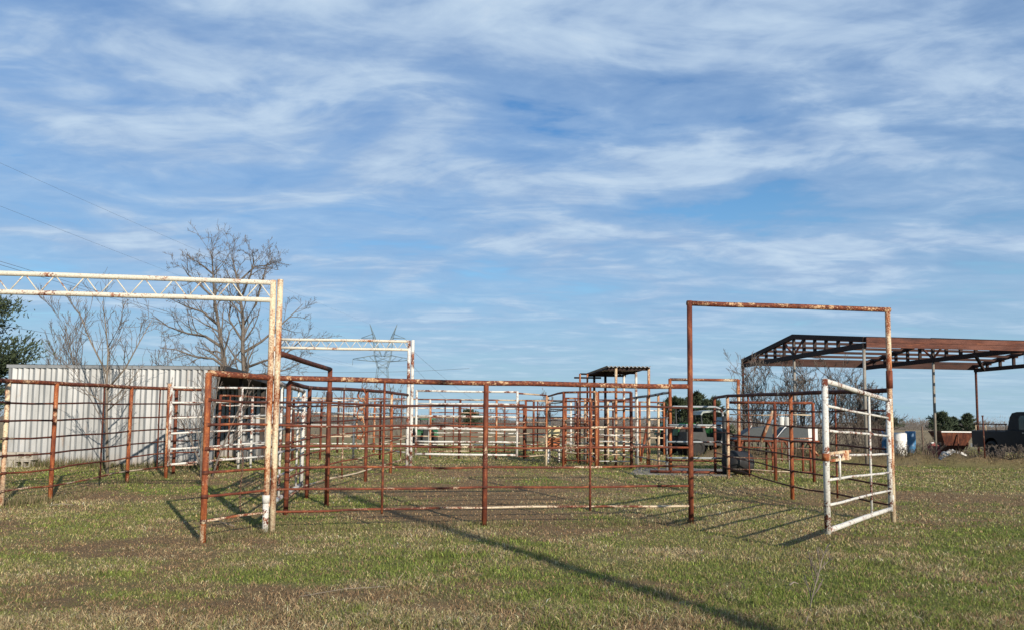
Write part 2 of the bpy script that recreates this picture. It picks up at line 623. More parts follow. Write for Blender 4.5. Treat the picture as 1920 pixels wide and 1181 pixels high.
def fence(label, pts, own, post_mats, rail_mats, top_mat, H=1.93, rz=RZ, pr=0.036, tr=0.036, rr=0.0155, stays=(), stay_mat='rust_rail', group=None, n=10, name='pipe_fence', amp=0.013, cat='fence'):
    """a welded pipe fence along pts; own = which pts carry a post of this fence; stays = (segment, fraction)"""
    root = thing(name, label, cat, pts[0], group)
    for i in own:
        post(root, pts[i], H + (0.0 if tr else 0.03), pr, post_mats[i % len(post_mats)], (random.uniform(-.012, .012), random.uniform(-.01, .01)), n)
        if n >= 10:
            for z_ in rz:
                wm = MB()
                q_ = pts[i] + Vector((0, 0, z_))
                wm.tube([q_ - Vector((0, 0, rr * 1.5)), q_ + Vector((0, 0, rr * 1.5))], pr * 1.13, 10)
                wm.build('weld_bead', 'rust_dark_rail', root)
    if tr:
        polyline_rail(root, pts, H, tr, top_mat, 'top_rail', n, 0.006)
    for k, z in enumerate(rz):
        polyline_rail(root, pts, z, rr, rail_mats[k % len(rail_mats)], 'rail', max(6, n - 3), amp)
    for sgm, fr in stays:
        p = pts[sgm].lerp(pts[sgm + 1], fr)
        MB().tube(wob(p + Vector((0, -0.012, min(rz) - 0.05)), p + Vector((0, -0.012, H)), 0.006, 0.4), rr * 1.05, 7).build('stay', stay_mat, root)
    return root


def gate(label, a, b, z0, z1, nr, mat, r=0.036, rr=0.0175, stays=(0.5,), n=10, group=None, thin_mat=None, zb=None):
    """a pipe gate between two ground points; z0..z1 = bottom and top rail height at a, zb the same at b"""
    thin_mat = thin_mat or mat
    zb = zb or (z0, z1)
    root = thing('pipe_gate', label, 'gate', a, group)
    A0, A1 = a + Vector((0, 0, z0)), a + Vector((0, 0, z1))
    B0, B1 = b + Vector((0, 0, zb[0])), b + Vector((0, 0, zb[1]))
    MB().tube([A0 - Vector((0, 0, r)), A0.lerp(A1, .5), A1 + Vector((0, 0, r * .6))], r, n).build('end_post', mat, root)
    MB().tube([B0 - Vector((0, 0, r)), B0.lerp(B1, .5), B1 + Vector((0, 0, r * .6))], r, n).build('end_post', mat, root)
    MB().tube(wob(A1, B1, .004), r * .88, n).build('top_rail', mat, root)
    MB().tube(wob(A0, B0, .004), r * .88, n).build('bottom_rail', mat, root)
    for k in range(nr):
        t = (k + 1) / (nr + 1)
        MB().tube(wob(A0.lerp(A1, t), B0.lerp(B1, t), .006), rr, max(6, n - 3)).build('rail', thin_mat, root)
    for t in stays:
        MB().tube([A0.lerp(B0, t) + Vector((0, -.01, 0)), A1.lerp(B1, t) + Vector((0, -.01, 0))], rr, 7).build('stay', thin_mat, root)
    return root


# ------------------------------------------------------------------ ground
GREEN = np.array((0.130, 0.158, 0.036))
OLIVE = np.array((0.172, 0.164, 0.060))
STRAW = np.array((0.38, 0.295, 0.165))
DIRT = np.array((0.185, 0.124, 0.066))
FIELD = np.array((0.215, 0.165, 0.095))
# worn bare soil, dry grass and fresh grass where the photograph shows them: ground point, radii in metres, weight
SOIL, DRY, FRESH = [], [], []
for px, py, rx, ry, w in ((60, 1020, 2.0, .75, 1), (210, 1035, 1.0, .5, .8), (200, 930, 2.2, .9, .8), (330, 905, 2.2, 1.0, .6), (500, 1008, 1.5, .55, 1), (640, 965, 1.8, 1.0, 1), (860, 965, 1.9, .9, 1),
                          (1080, 965, 1.9, .9, .9), (1240, 985, 1.3, .5, .9), (780, 925, 2.6, 1.6, .9), (1050, 915, 2.8, 1.8, .8), (1740, 930, 2.0, 1.3, .7), (1600, 1010, 1.0, .5, .6), (1850, 945, 2.0, 1.2, .7),
                          (330, 1125, 1.0, .25, .55), (760, 1105, 1.0, .22, .6), (470, 980, .9, .9, .8), (950, 880, 5, 3, .5), (600, 890, 3, 3, .35)):
    p = gp(px, py)
    SOIL.append((p.x, p.y, rx, ry, w))
for px, py, rx, ry, w in ((1180, 1160, 1.3, .32, 1.0), (1290, 1130, .6, .3, .6), (900, 1040, 1.0, .5, .5), (300, 1160, .8, .25, .6), (1560, 1050, 1.3, .5, .5), (850, 1175, .8, .2, .7), (1870, 1165, .7, .2, .6), (620, 1120, 1.0, .2, .5), (1320, 1110, .6, .2, .5)):
    p = gp(px, py)
    DRY.append((p.x, p.y, rx, ry, w))
for px, py, rx, ry, w in ((130, 1130, 1.2, .35, .9), (620, 1165, .8, .25, .9), (1000, 1020, .8, .3, .8), (700, 1070, 1.4, .45, .6), (1500, 1080, 1.2, .4, .5), (1780, 1120, 1.4, .5, .6), (1880, 985, .6, .35, 1.0), (1200, 1085, .9, .3, .7), (330, 960, 1.3, .9, .6),
                          (560, 1015, .8, .25, .8), (430, 900, 1.4, 1.6, .6), (620, 880, 2.2, 2.4, .6), (1280, 870, 2.5, 3, .5), (1480, 920, 1.5, 1.5, .3), (140, 890, 1.8, 1.5, .6), (1400, 1060, 1.0, .4, .5), (1100, 1150, .6, .1, .4)):
    p = gp(px, py)
    FRESH.append((p.x, p.y, rx, ry, w))


def blobs(x, y, L):
    t = np.zeros(np.broadcast(x, y).shape)
    for bx, by, rx, ry, w in L:
        t = t + w * np.exp(-(((x - bx) / rx) ** 2 + ((y - by) / ry) ** 2))
    return t


def ground_mix(x, y):
    """how much bare soil, dry grass and fresh grass there is at a point"""
    wx = x + 0.7 * (fbm(x, y, 0.9, 31, 3) - .5)
    wy = y + 0.7 * (fbm(x, y, 0.9, 41, 3) - .5)
    a = fbm(x, y, 0.55, 50, 5)
    b = fbm(x, y * 1.6, 0.8, 60, 5)
    c = fbm(x, y * 1.8, 0.5, 70, 4)
    near = 1 - sstep((y - 24) / 10)
    e = fbm(x, y * 1.3, 2.6, 110, 3) - .5
    g2 = fbm(x, y * 1.3, 3.1, 120, 3) - .5
    soil = np.clip(blobs(wx, wy, SOIL) * 0.95 + (a - .54) * 3.0 + e * 1.7 + .02, 0, 1) * near
    soil = np.maximum(soil, np.exp(-(ridge_dist(x, y) / 0.8) ** 2) * .9)
    dry = np.clip(blobs(wx, wy, DRY) + (b - .50) * 3.0 + g2 * 2.2 + .26, 0, 1)
    fresh = np.clip(blobs(wx, wy, FRESH) * 1.0 + (c - .52) * 3.2 - e * 1.2 + .13, 0, 1)
    far = sstep((y - 34) / 25)
    dry = np.maximum(dry, far)
    fresh = fresh * (1 - far)
    return soil, dry, fresh


def axis(lo, fine0, fine1, hi, step, grow):
    a = list(np.arange(fine0, fine1 + 1e-6, step))
    s_, x = step, fine1
    while x < hi:
        s_ *= grow
        x += s_
        a.append(x)
    s_, x = step, fine0
    while x > lo:
        s_ *= grow
        x -= s_
        a.insert(0, x)
    return np.array(a)


gx = axis(-3000, -9.5, 10.5, 3000, 0.085, 1.12)
gy = axis(-60, 4.0, 17.0, 4500, 0.085, 1.06)
GX, GY = np.meshgrid(gx, gy)
GZ = tz(GX, GY)
GZ = GZ + 0.018 * (fbm(GX, GY, 4.5, 80, 2) - .5) * (1 - sstep((GY - 18) / 8))
soil, dry, fresh = ground_mix(GX, GY)
C = OLIVE[None, None] * 1.0 * (1 - dry[..., None]) + (STRAW * .60)[None, None] * dry[..., None]  # ground under the turf kept darker: shade between blades put into its colour
C = C * (1 - .75 * fresh[..., None]) + (GREEN * .95)[None, None] * (.75 * fresh[..., None])
C = C * (1 - soil[..., None]) + DIRT[None, None] * soil[..., None]
farw = sstep((GY - 40) / 40)[..., None]
C = C * (1 - farw) + FIELD[None, None] * farw * (0.8 + 0.4 * fbm(GX, GY, 0.02, 90, 3))[..., None]
ny, nx = GX.shape
me = bpy.data.meshes.new('ground')
nv = nx * ny
me.vertices.add(nv)
me.vertices.foreach_set('co', np.stack([GX, GY, GZ], -1).astype(np.float32).ravel())
ii = np.arange(nv).reshape(ny, nx)
quads = np.stack([ii[:-1, :-1], ii[:-1, 1:], ii[1:, 1:], ii[1:, :-1]], -1).reshape(-1, 4)
me.loops.add(quads.size)
me.loops.foreach_set('vertex_index', quads.astype(np.int32).ravel())
me.polygons.add(len(quads))
me.polygons.foreach_set('loop_start', np.arange(0, quads.size, 4, dtype=np.int32))
me.polygons.foreach_set('use_smooth', np.ones(len(quads), bool))
me.update()
ca = me.color_attributes.new('Col', 'FLOAT_COLOR', 'POINT')
ca.data.foreach_set('color', np.concatenate([C.reshape(-1, 3), np.ones((nv, 1))], 1).astype(np.float32).ravel())
m, t, b = mat_base('ground_soil', 0.95)
at_ = N(t, 'ShaderNodeAttribute', attribute_name='Col')
g = N(t, 'ShaderNodeNewGeometry')
n1 = N(t, 'ShaderNodeTexNoise', Scale=9.0, Detail=8.0, Roughness=0.7)
n2 = N(t, 'ShaderNodeTexNoise', Scale=45.0, Detail=5.0, Roughness=0.7)
lk(t, g.outputs['Position'], n1.inputs['Vector'])
lk(t, g.outputs['Position'], n2.inputs['Vector'])
v = ramp(t, mth(t, 'ADD', mth(t, 'MULTIPLY', n1.outputs[0], .5), mth(t, 'MULTIPLY', n2.outputs[0], .5)), [(0.3, 0.6), (0.5, 1.15), (0.7, 1.75)])
mm = N(t, 'ShaderNodeMix', data_type='RGBA', blend_type='MULTIPLY')
mm.inputs[0].default_value = 1.0
lk(t, at_.outputs['Color'], mm.inputs[6])
lk(t, v, mm.inputs[7])
lk(t, mm.outputs[2], b.inputs['Base Color'])
b.inputs['Specular IOR Level'].default_value = 0.15
bn = N(t, 'ShaderNodeBump', Strength=0.9, Distance=0.035)
lk(t, v, bn.inputs['Height'])
lk(t, bn.outputs[0], b.inputs['Normal'])
me.materials.append(m)
ground = bpy.data.objects.new('ground', me)
COL.objects.link(ground)
tag(ground, 'patchy winter grass and bare brown soil of the yard and the field', 'ground', kind='structure')


# ------------------------------------------------------------------ grass
def blade_material():
    m, t, b = mat_base('grass_blade', 0.8)
    a = N(t, 'ShaderNodeAttribute', attribute_name='Col')
    lk(t, a.outputs['Color'], b.inputs['Base Color'])
    b.inputs['Specular IOR Level'].default_value = 0.25
    tr = N(t, 'ShaderNodeBsdfTranslucent')
    lk(t, a.outputs['Color'], tr.inputs[0])
    ms = N(t, 'ShaderNodeMixShader')
    ms.inputs[0].default_value = 0.25
    out = t.nodes['Material Output']
    lk(t, b.outputs[0], ms.inputs[1])
    lk(t, tr.outputs[0], ms.inputs[2])
    lk(t, ms.outputs[0], out.inputs[0])


blade_material()


def blade_mesh(name, P, H, Wd, ang, lean, bend, col, label, cat):
    """one mesh of bent blades: 5 vertices, 3 triangles each"""
    n = len(P)
    dx, dy = np.cos(ang), np.sin(ang)
    lx, ly = np.cos(lean), np.sin(lean)
    side = np.stack([dx, dy, np.zeros(n)], 1) * (Wd / 2)[:, None]
    up = np.zeros((n, 3))
    up[:, 2] = 1
    ln = np.stack([lx, ly, np.zeros(n)], 1)
    midp = P + up * (H * .55 * (1 - .25 * bend))[:, None] + ln * (H * .28 * bend)[:, None]
    tip = P + up * (H * (1 - .55 * bend))[:, None] + ln * (H * .85 * bend)[:, None]
    V = np.stack([P - side, P + side, midp + side * .75, midp - side * .75, tip], 1).reshape(-1, 3)
    base = (np.arange(n) * 5)[:, None]
    T = np.concatenate([base + np.array([[0, 1, 2]]), base + np.array([[0, 2, 3]]), base + np.array([[3, 2, 4]])], 1).reshape(-1, 3)
    me = bpy.data.meshes.new(name)
    me.vertices.add(len(V))
    me.vertices.foreach_set('co', V.astype(np.float32).ravel())
    me.loops.add(T.size)
    me.loops.foreach_set('vertex_index', T.astype(np.int32).ravel())
    me.polygons.add(len(T))
    me.polygons.foreach_set('loop_start', np.arange(0, T.size, 3, dtype=np.int32))
    me.update()
    ca = me.color_attributes.new('Col', 'FLOAT_COLOR', 'POINT')
    cc = np.concatenate([np.repeat(col, 5, 0), np.ones((n * 5, 1))], 1)
    ca.data.foreach_set('color', cc.astype(np.float32).ravel())
    me.materials.append(MATS['grass_blade'])
    o = bpy.data.objects.new(name, me)
    COL.objects.link(o)
    return tag(o, label, cat, kind='stuff')


NB = 600000
Yb = 4.6 * (42.0 / 4.6) ** (RNG.random(NB) ** 1.2)
Xb = (RNG.random(NB) * 2 - 1) * 0.72 * Yb
s_, d_, f_ = ground_mix(Xb, Yb)
tuft = vnoise(Xb, Yb, 7.0, 91) * .6 + vnoise(Xb, Yb, 16.0, 92) * .4
keep = RNG.random(NB) < np.clip(1.0 - .62 * s_, 0.1, 1) * np.clip(.35 + 1.1 * tuft, 0, 1)
Xb, Yb, s_, d_, f_, tuft = (q[keep] for q in (Xb, Yb, s_, d_, f_, tuft))
nb = len(Xb)
Zb = tz(Xb, Yb) - .004
hh = (0.024 + 0.062 * tuft * RNG.random(nb) + .030 * d_ * RNG.random(nb)) * (1 - .40 * s_)
hh = hh * (1 + .9 * np.clip(blobs(Xb, Yb, DRY), 0, 1))
hh = hh * (1 + .25 * np.clip((Yb - 8) / 10, 0, 1))
ww = np.maximum(.0054, .00085 * Yb) * (0.45 + .95 * RNG.random(nb))
u = RNG.random(nb)
isdry = u < np.clip(.20 + .68 * d_ - .45 * f_ + .35 * s_, 0.05, 1)
isfresh = (~isdry) & (RNG.random(nb) < .25 + .75 * f_)
colb = np.where(isdry[:, None], STRAW[None] * 1.22, np.where(isfresh[:, None], (GREEN * 1.35)[None], (OLIVE * 1.30)[None]))
brown = RNG.random(nb) < .10 + .72 * s_
colb = np.where(brown[:, None], np.array((0.27, 0.175, 0.097))[None], colb)
colb = np.clip(colb * np.exp(RNG.normal(-.03, .34, nb))[:, None], 0, .62)
bend = np.where(isdry | brown, .65 + .6 * RNG.random(nb), .25 + .8 * RNG.random(nb))
hh = hh * np.where(brown, 1.25, 1.0)
lean = RNG.random(nb) * 6.283 + 0.0
ang = RNG.random(nb) * 6.283
blade_mesh('grass', np.stack([Xb, Yb, Zb], 1), hh, ww, ang, lean, bend, colb, 'short green and straw coloured grass all over the yard', 'grass')


# ================================================================== the near pens
V3 = Vector


def P(px, Y):
    return col_at(px, Y)


pA = gp(380, 1017)
pB = gp(509, 995)
pD = gp(908, 985)
pE = gp(1296, 980)
pF = gp(1675, 978)
up = V3((0, 0, 1))

# ---- front fence: corner post, bend at the tall white posts, one post in the middle, ends on the rust gateway
fr = fence('long rust red pipe fence across the front of the pens', [pA, pB, pD, pE], (0, 2), ['rust_post', 'rust_post', 'rust_red_post'],
           ['rust_dark_rail', 'rust_rail', 'rust_rail', 'rust_rail', 'rust_rail', 'mixed_rail'], 'rust_top', n=14,
           stays=[(1, .5), (2, .5)])
# drooping chain on the short panel
ch = thing('chain', 'thin rusty chain hanging from the short front panel beside the white posts', 'chain', pA.lerp(pB, .52))
k = 0
z = 1.07
cp = pA.lerp(pB, .52) + V3((0, -.03, 0))
while z > 0.30:
    m = MB()
    ring = []
    for j in range(9):
        a_ = 2 * math.pi * j / 8
        off = V3((math.cos(a_) * .011, 0, math.sin(a_) * .02)) if k % 2 == 0 else V3((0, math.cos(a_) * .011, math.sin(a_) * .02))
        ring.append(cp + V3((.008 * math.sin(z * 9), 0, z)) + off)
    m.tube(ring, .0042, 5, caps=False).build('link', 'chain_steel', ch)
    z -= .030
    k += 1


# ---- tall white truss gateway on the left
def zigzag(root, a0, a1, b0, b1, pitch, r, mat):
    """bent rod between a bottom line a0-a1 and a top line b0-b1, each diagonal a piece of its own"""
    L = (a1 - a0).length
    n = max(4, int(L / pitch) * 2)
    prev = a0
    for i in range(1, n + 1):
        t = i / n
        p = b0.lerp(b1, t) if i % 2 else a0.lerp(a1, t)
        MB().tube([prev, p], r, 6).build('brace', mat, root)
        prev = p


def truss_gateway(label, pr0, pr1, H, dz, r, pitch, mat_posts, mat_truss, group, gap=.085):
    """two doubled posts and a lattice beam between them"""
    root = thing('truss_gateway', label, 'gateway', pr1, group)
    d = (pr1 - pr0)
    d.z = 0
    d.normalize()
    for p, sgn in ((pr0, -1), (pr1, 1)):
        for q in (0, 1):
            post(root, p + d * sgn * gap * q, H + .012 * q, r, mat_posts, n=14)
        for hz in (.35, 1.25, 2.3):
            MB().beam(p + up * hz, p + d * sgn * gap + up * hz, .02, .06).build('tie_plate', mat_posts, root)
    t0, t1 = V3((pr0.x, pr0.y, pr0.z + H - .03)), V3((pr1.x, pr1.y, pr1.z + H - .03))
    MB().tube(wob(t0, t1, .005), r * .86, 12).build('top_chord', mat_truss, root)
    lo = up * dz
    MB().tube(wob(t0 - lo, t1 - lo, .005), r * .86, 12).build('bottom_chord', mat_truss, root)
    zigzag(root, t0 - lo, t1 - lo, t0, t1, pitch, r * .21, mat_truss)
    return root


bL = gp(497, 997)
bdir = V3((-4.25, -0.62, 0)).normalized()
far_l = bL + bdir * 4.5
far_l.z = gz(far_l.x, far_l.y)
truss_gateway('tall white lattice beam gateway on doubled posts at the left', far_l, bL, 3.17, .225, .037, .335, 'cream_post', 'white_truss', 'lattice beam gateways')

tgw = bpy.data.objects['truss_gateway']
MB().tube([bL + up * .36, bL + up * .46], .047, 14).build('pipe_sleeve', 'white_pipe', tgw)
MB().tube([bL + up * -.02, bL + up * .36], .0385, 14).build('pipe_sleeve', 'white_pipe', tgw)

# ---- low rust gate frame running back from the doubled posts
pG = gp(612, 948)
gfr = thing('gate_portal', 'low rust pipe gate frame behind the doubled white posts', 'gate frame', pG)
post(gfr, pG, 2.25, .038, 'rust_red_post', n=14)
MB().tube(wob(V3((pB.x + .02, pB.y, pB.z + 2.25)), pG + up * 2.23, .005), .037, 14).build('beam', 'rust_dark_top', gfr)
MB().tube([pG + up * 1.68, pG + up * 1.86], .052, 14).build('sleeve', 'rust_dark_top', gfr)

# ---- white gate swung back along the line, hinged on the doubled posts
gate('long white pipe gate swung back from the doubled white posts', P(502, 10.15), P(566, 14.6), .28, 1.92, 4, 'white_worn', r=.040, rr=.019, stays=(.28, .55, .8), zb=(.16, 1.90))

# ---- middle fence running back into the pens
mid = [P(539, 11.6), P(577, 13.7), P(686, 16.7), P(733, 18.9), P(762, 20.9)]
fence('rust pipe fence running back behind the front fence', mid, (0, 1, 2, 3), ['rust_red_post', 'rust_red_post', 'rust_red_post', 'rust_post'],
      ['rust_dark_rail', 'rust_dark_rail', 'rust_rail', 'mixed_rail', 'rust_rail', 'mixed_rail'], 'rust_dark_top', H=1.95, n=10, stays=[(1, .55), (3, .6)])

# ---- left fence
lf = [V3((-7.42, 9.6, gz(-7.42, 9.6))), P(8, 12.2), P(98, 13.05), P(240, 16.0), P(326, 17.6), P(372, 17.95)]
fence('rust pipe fence in front of the tin shed', lf, (1, 2, 3, 4), ['rust_post', 'cream_post', 'rust_post', 'rust_post', 'rust_red_post'],
      ['rust_dark_rail', 'rust_dark_rail', 'rust_dark_rail', 'rust_dark_rail', 'rust_rail', 'mixed_rail'], 'rust_top', H=1.96, n=12,
      stays=[(2, .60), (3, .62)], stay_mat='rust_dark_rail')
# ---- white gate between the shed corner and the doubled posts
gate('worn white pipe gate beside the open side of the tin shed', P(316, 16.9), P(497, 19.05), .30, 1.98, 4, 'white_worn', r=.028, rr=.0225, stays=(.38, .72), zb=(.36, 2.02))
wp = thing('gate_post', 'rust post with white top where the worn gate hangs by the shed', 'post', P(312, 16.95))
post(wp, P(312, 16.95), 2.06, .04, 'rust_post')
# short dark rails behind that gate, by the shed's open side
fence('white and rust pen panel standing by the shed opening', [P(408, 19.3), P(447, 19.9), P(470, 20.4), P(520, 21.2)], (0, 1, 2), ['rust_red_post', 'white_worn', 'white_worn'],
      ['white_worn', 'mixed_rail', 'rust_rail', 'white_worn', 'white_worn'], 'rust_top', H=1.85, rz=[1.62, 1.3, .95, .6, .28], pr=.034, tr=.026, rr=.018, n=8, stays=[(0, .5), (2, .5)])

# ---- rust gateway on the right
gw = thing('pipe_gateway', 'tall rust pipe gateway with a level top pipe right of the front fence', 'gateway', pE)
post(gw, pE, 3.16, .038, 'rust_red_post', n=14)
post(gw, pF, 3.16, .038, 'cream_post', n=14)
MB().tube(wob(pE + up * 3.125 - V3((.036, 0, 0)), pF + up * 3.125 + V3((.036, 0, 0)), .004), .037, 14).build('beam', 'rust_top', gw)
MB().tube([pF + up * 1.96, pF + up * 2.22], .047, 14).build('sleeve', 'rust_red_post', gw)
for hz in (0.35, 1.75):
    MB().tube([pF + V3((-.03, -.06, hz - .05)), pF + V3((-.03, -.06, hz + .05))], .022, 8).build('hinge', 'white_worn', gw)
# ---- its white gate, open towards the viewer
gfree = V3((3.43, 8.47, 0))
gfree.z = gz(gfree.x, gfree.y)
ghin = pF + V3((-.075, -.085, 0))
wg = gate('white pipe gate standing open under the tall rust gateway', gfree, ghin, .27, 1.89, 5, 'white_pipe', r=.034, rr=.0155, stays=(.63,), n=14, zb=(.20, 1.78))
l0 = gfree.lerp(ghin, .03)
l1 = gfree.lerp(ghin, .30)
for hz in (1.10, 1.02):
    MB().beam(l0 + up * (hz + gfree.z) + V3((0, -.03, 0)), l1 + up * hz + V3((0, -.03, 0)), .02, .03).build('latch_bar', 'cream_post', wg)
MB().box(gfree.lerp(ghin, .22) + V3((0, -.04, 1.06)), (.08, .04, .11)).build('latch_plate', 'cream_post', wg)
MB().tube([gfree + V3((0, 0, 1.02)), gfree + V3((0, 0, 1.10))], .046, 12).build('latch_collar', 'rust_post', wg)
MB().tube([gfree.lerp(ghin, .15) + V3((0, -.035, .80)), gfree.lerp(ghin, .15) + V3((0, -.035, 1.06))], .014, 8).build('latch_pin', 'white_worn', wg)

# ---- right side fence, running back from the gateway
rf = [pF, gp(1486, 936), gp(1366, 897), P(1341, 20.2)]
fence('dark rust pipe fence running back from the right of the gateway', rf, (1, 2, 3), ['rust_post', 'rust_post', 'cream_post', 'rust_red_post'],
      ['rust_dark_rail', 'rust_dark_rail', 'rust_dark_rail', 'rust_dark_rail', 'rust_dark_rail', 'rust_dark_rail'], 'rust_dark_top', H=1.93, n=10, stays=[(0, .50), (1, .62)], rr=.0145)
rb = [gp(1366, 897) + V3((.08, .12, 0)), P(1454, 17.8), P(1526, 17.6)]
fence('short rust fence with pale rails behind the open white gate', rb, (1, 2), ['rust_red_post'], ['mixed_rail', 'rust_rail', 'mixed_rail', 'mixed_rail', 'mixed_rail'], 'rust_red_post', H=1.78,
      rz=[1.50, .98, .74, .50, .22], tr=.032, n=8, rr=.0155)

# ================================================================== the far pens
truss_gateway('smaller white lattice beam gateway far behind the front fence', P(515, 20.6), P(763, 21.0), 3.44, .225, .044, .30, 'white_worn', 'white_truss', 'lattice beam gateways', gap=.10)
gate('white pipe gate folded back beside the far white gateway', P(779, 21.2), P(969, 21.25), .36, 2.08, 4, 'white_worn', r=.034, rr=.026, stays=())
fence('pale panel joining the far white gate to the loading alley', [P(971, 21.4), P(1024, 22.6)], (1,), ['cream_post', 'cream_post'], ['rust_rail', 'mixed_rail', 'mixed_rail', 'rust_rail', 'mixed_rail'], 'mixed_rail', H=2.05,
      rz=[1.6, 1.25, .95, .62, .32], pr=.032, tr=.024, rr=.018, n=8)
ff = [P(px, 30.0 + .002 * (px - 540)) for px in (505, 568, 632, 700, 768, 804, 862, 930, 1000, 1070, 1150, 1245)]
fence('long low white and rust fence along the far side of the pens', ff, range(12), ['rust_red_post', 'white_worn', 'rust_dark_top', 'rust_post'], ['white_worn', 'mixed_rail', 'white_worn', 'mixed_rail', 'white_worn'],
      'mixed_rail', H=2.12, rz=[1.78, 1.42, 1.02, .68, .36], pr=.045, tr=.03, rr=.026, n=7, stays=[(1, .5), (5, .5), (7, .6), (9, .5)], stay_mat='rust_dark_rail')
mf = [P(548, 24.0), P(600, 25.0), P(662, 25.6), P(712, 25.2), P(764, 23.0)]
fence('white and rust fence behind the smaller white gateway', mf, (0, 1, 2, 3), ['rust_dark_top', 'rust_red_post', 'white_worn', 'rust_red_post'], ['white_worn', 'white_worn', 'mixed_rail', 'white_worn'], 'white_worn', H=1.9,
      rz=[1.5, 1.1, .72, .34], pr=.04, tr=.024, rr=.024, n=7, stays=[(0, .5), (2, .5)])

# ---- loading alley with its small tin roof
fence('rust and cream panel on the left of the covered alley', [P(1026, 25.5), P(1056, 22.0), P(1118, 21.5)], (0, 1, 2), ['cream_post', 'rust_red_post', 'rust_post'],
      ['mixed_rail', 'rust_rail', 'mixed_rail', 'mixed_rail', 'rust_rail', 'mixed_rail', 'mixed_rail', 'rust_rail'], 'rust_top', H=2.12, rz=[1.86, 1.62, 1.32, 1.10, .86, .64, .42, .2], pr=.042, tr=.03, rr=.019, n=8, stays=[(1, .45)])
fence('dense white railed panel closing the end of the covered alley', [P(1121, 21.6), P(1184, 21.7)], (0, 1), ['rust_red_post', 'rust_dark_top'],
      ['rust_rail', 'white_worn', 'mixed_rail', 'white_worn', 'white_worn', 'white_worn', 'white_worn', 'mixed_rail', 'white_worn'], 'rust_top', H=2.12, rz=[1.9, 1.72, 1.38, 1.15, .93, .75, .56, .38, .2], pr=.046, tr=.03, rr=.018, n=8)
for nm, x0, x1 in (('left', 1120, 1097), ('right', 1186, 1153)):
    fence('rust alley side under the tin roof, the %s one' % nm, [P(x0, 21.9), P((x0 + x1) / 2, 23.6), P(x1, 25.6)], (1, 2), ['white_worn', 'rust_post', 'white_worn'],
          ['mixed_rail', 'white_worn', 'mixed_rail', 'white_worn', 'mixed_rail', 'white_worn'], 'rust_top', H=1.95, rz=[1.66, 1.38, 1.1, .82, .54, .26], pr=.036, tr=.03, rr=.018, n=7, group='alley sides under the tin roof')
rt = thing('tin_shelter', 'small flat tin roof on pipe posts over the alley', 'shelter', P(1180, 22.0))
RX = [(2.72, 22.0), (3.97, 22.0), (3.72, 25.5), (2.47, 25.5)]
zr = 3.02
for px_, Y_, mt in ((1155, 22.1, 'cream_post'), (1217, 22.1, 'cream_post'), (1135, 23.8, 'dark_steel'), (1193, 23.8, 'white_worn'), (1114, 25.3, 'dark_steel'), (1170, 25.3, 'white_worn')):
    p_ = P(px_, Y_)
    post(rt, p_, zr - p_.z - .02, .04, mt, n=8)
m = MB()
nw = 44
rows = []
for (xl, y_), (xr, _) in ((RX[0], RX[1]), (RX[3], RX[2])):
    for dz in (0.0, -.012):
        rows.append([V3((xl + (xr - xl) * i / nw, y_, zr + .022 * math.cos(i * math.pi / 2) + dz + (.10 if y_ < 23 else 0) * 0)) for i in range(nw + 1)])
for i in range(nw):
    m.quad(rows[0][i], rows[0][i + 1], rows[2][i + 1], rows[2][i])
    m.quad(rows[1][i + 1], rows[1][i], rows[3][i], rows[3][i + 1])
    m.quad(rows[1][i], rows[1][i + 1], rows[0][i + 1], rows[0][i])
m.build('roof_sheet', 'roof_tin', rt)
for y_ in (22.15, 23.8, 25.3):
    f_ = (y_ - 22) / 3.5
    MB().beam(V3((2.72 - .25 * f_, y_, zr - .07)), V3((3.97 - .25 * f_, y_, zr - .07)), .05, .07).build('roof_beam', 'dark_steel', rt)
for f_ in (.04, .5, .96):
    MB().beam(V3((2.72 + 1.25 * f_, 22.02, zr - .04)), V3((2.47 + 1.25 * f_, 25.48, zr - .04)), .04, .03).build('roof_beam', 'dark_steel', rt)
hb = thing('hoist_frame', 'dark pipe arm frame left of the tin roof', 'frame', P(1086, 24.0))
for px_ in (1087, 1101):
    p_ = P(px_, 24.0)
    post(hb, p_, 2.78, .03, 'rust_post', n=7)
a0 = P(1076, 24)
MB().tube([V3((P(1076, 24).x, 24, 2.80)), V3((P(1127, 24).x, 24, 2.80))], .028, 7).build('arm', 'dark_steel', hb)
MB().tube([V3((P(1088, 24).x, 24.2, 2.93)), V3((P(1152, 24).x, 24.2, 2.93))], .028, 7).build('arm', 'dark_steel', hb)

fence('white and rust cross fence behind the covered alley', [P(985, 27.0), P(1030, 27.0), P(1082, 27.0), P(1140, 27.0), P(1200, 27.2)], (0, 1, 2, 3, 4), ['rust_post', 'white_worn', 'rust_red_post', 'cream_post'], ['white_worn', 'mixed_rail', 'rust_rail', 'white_worn', 'mixed_rail', 'white_worn'],
      'mixed_rail', H=2.0, rz=[1.72, 1.44, 1.12, .85, .58, .3], pr=.042, tr=.028, rr=.022, n=7, stays=[(0, .5), (2, .4), (3, .5)])
fence('rust cross fence seen through the far white gate', [P(806, 26.0), P(860, 26.2), P(930, 26.4), P(982, 26.6)], (0, 1, 2, 3), ['rust_post', 'rust_dark_top', 'rust_post', 'rust_red_post'], ['mixed_rail', 'rust_rail', 'white_worn', 'mixed_rail', 'mixed_rail'],
      'rust_rail', H=1.85, rz=[1.55, 1.2, .88, .56, .26], pr=.036, tr=.026, rr=.02, n=7, stays=[(0, .8), (1, .3), (2, .3)])
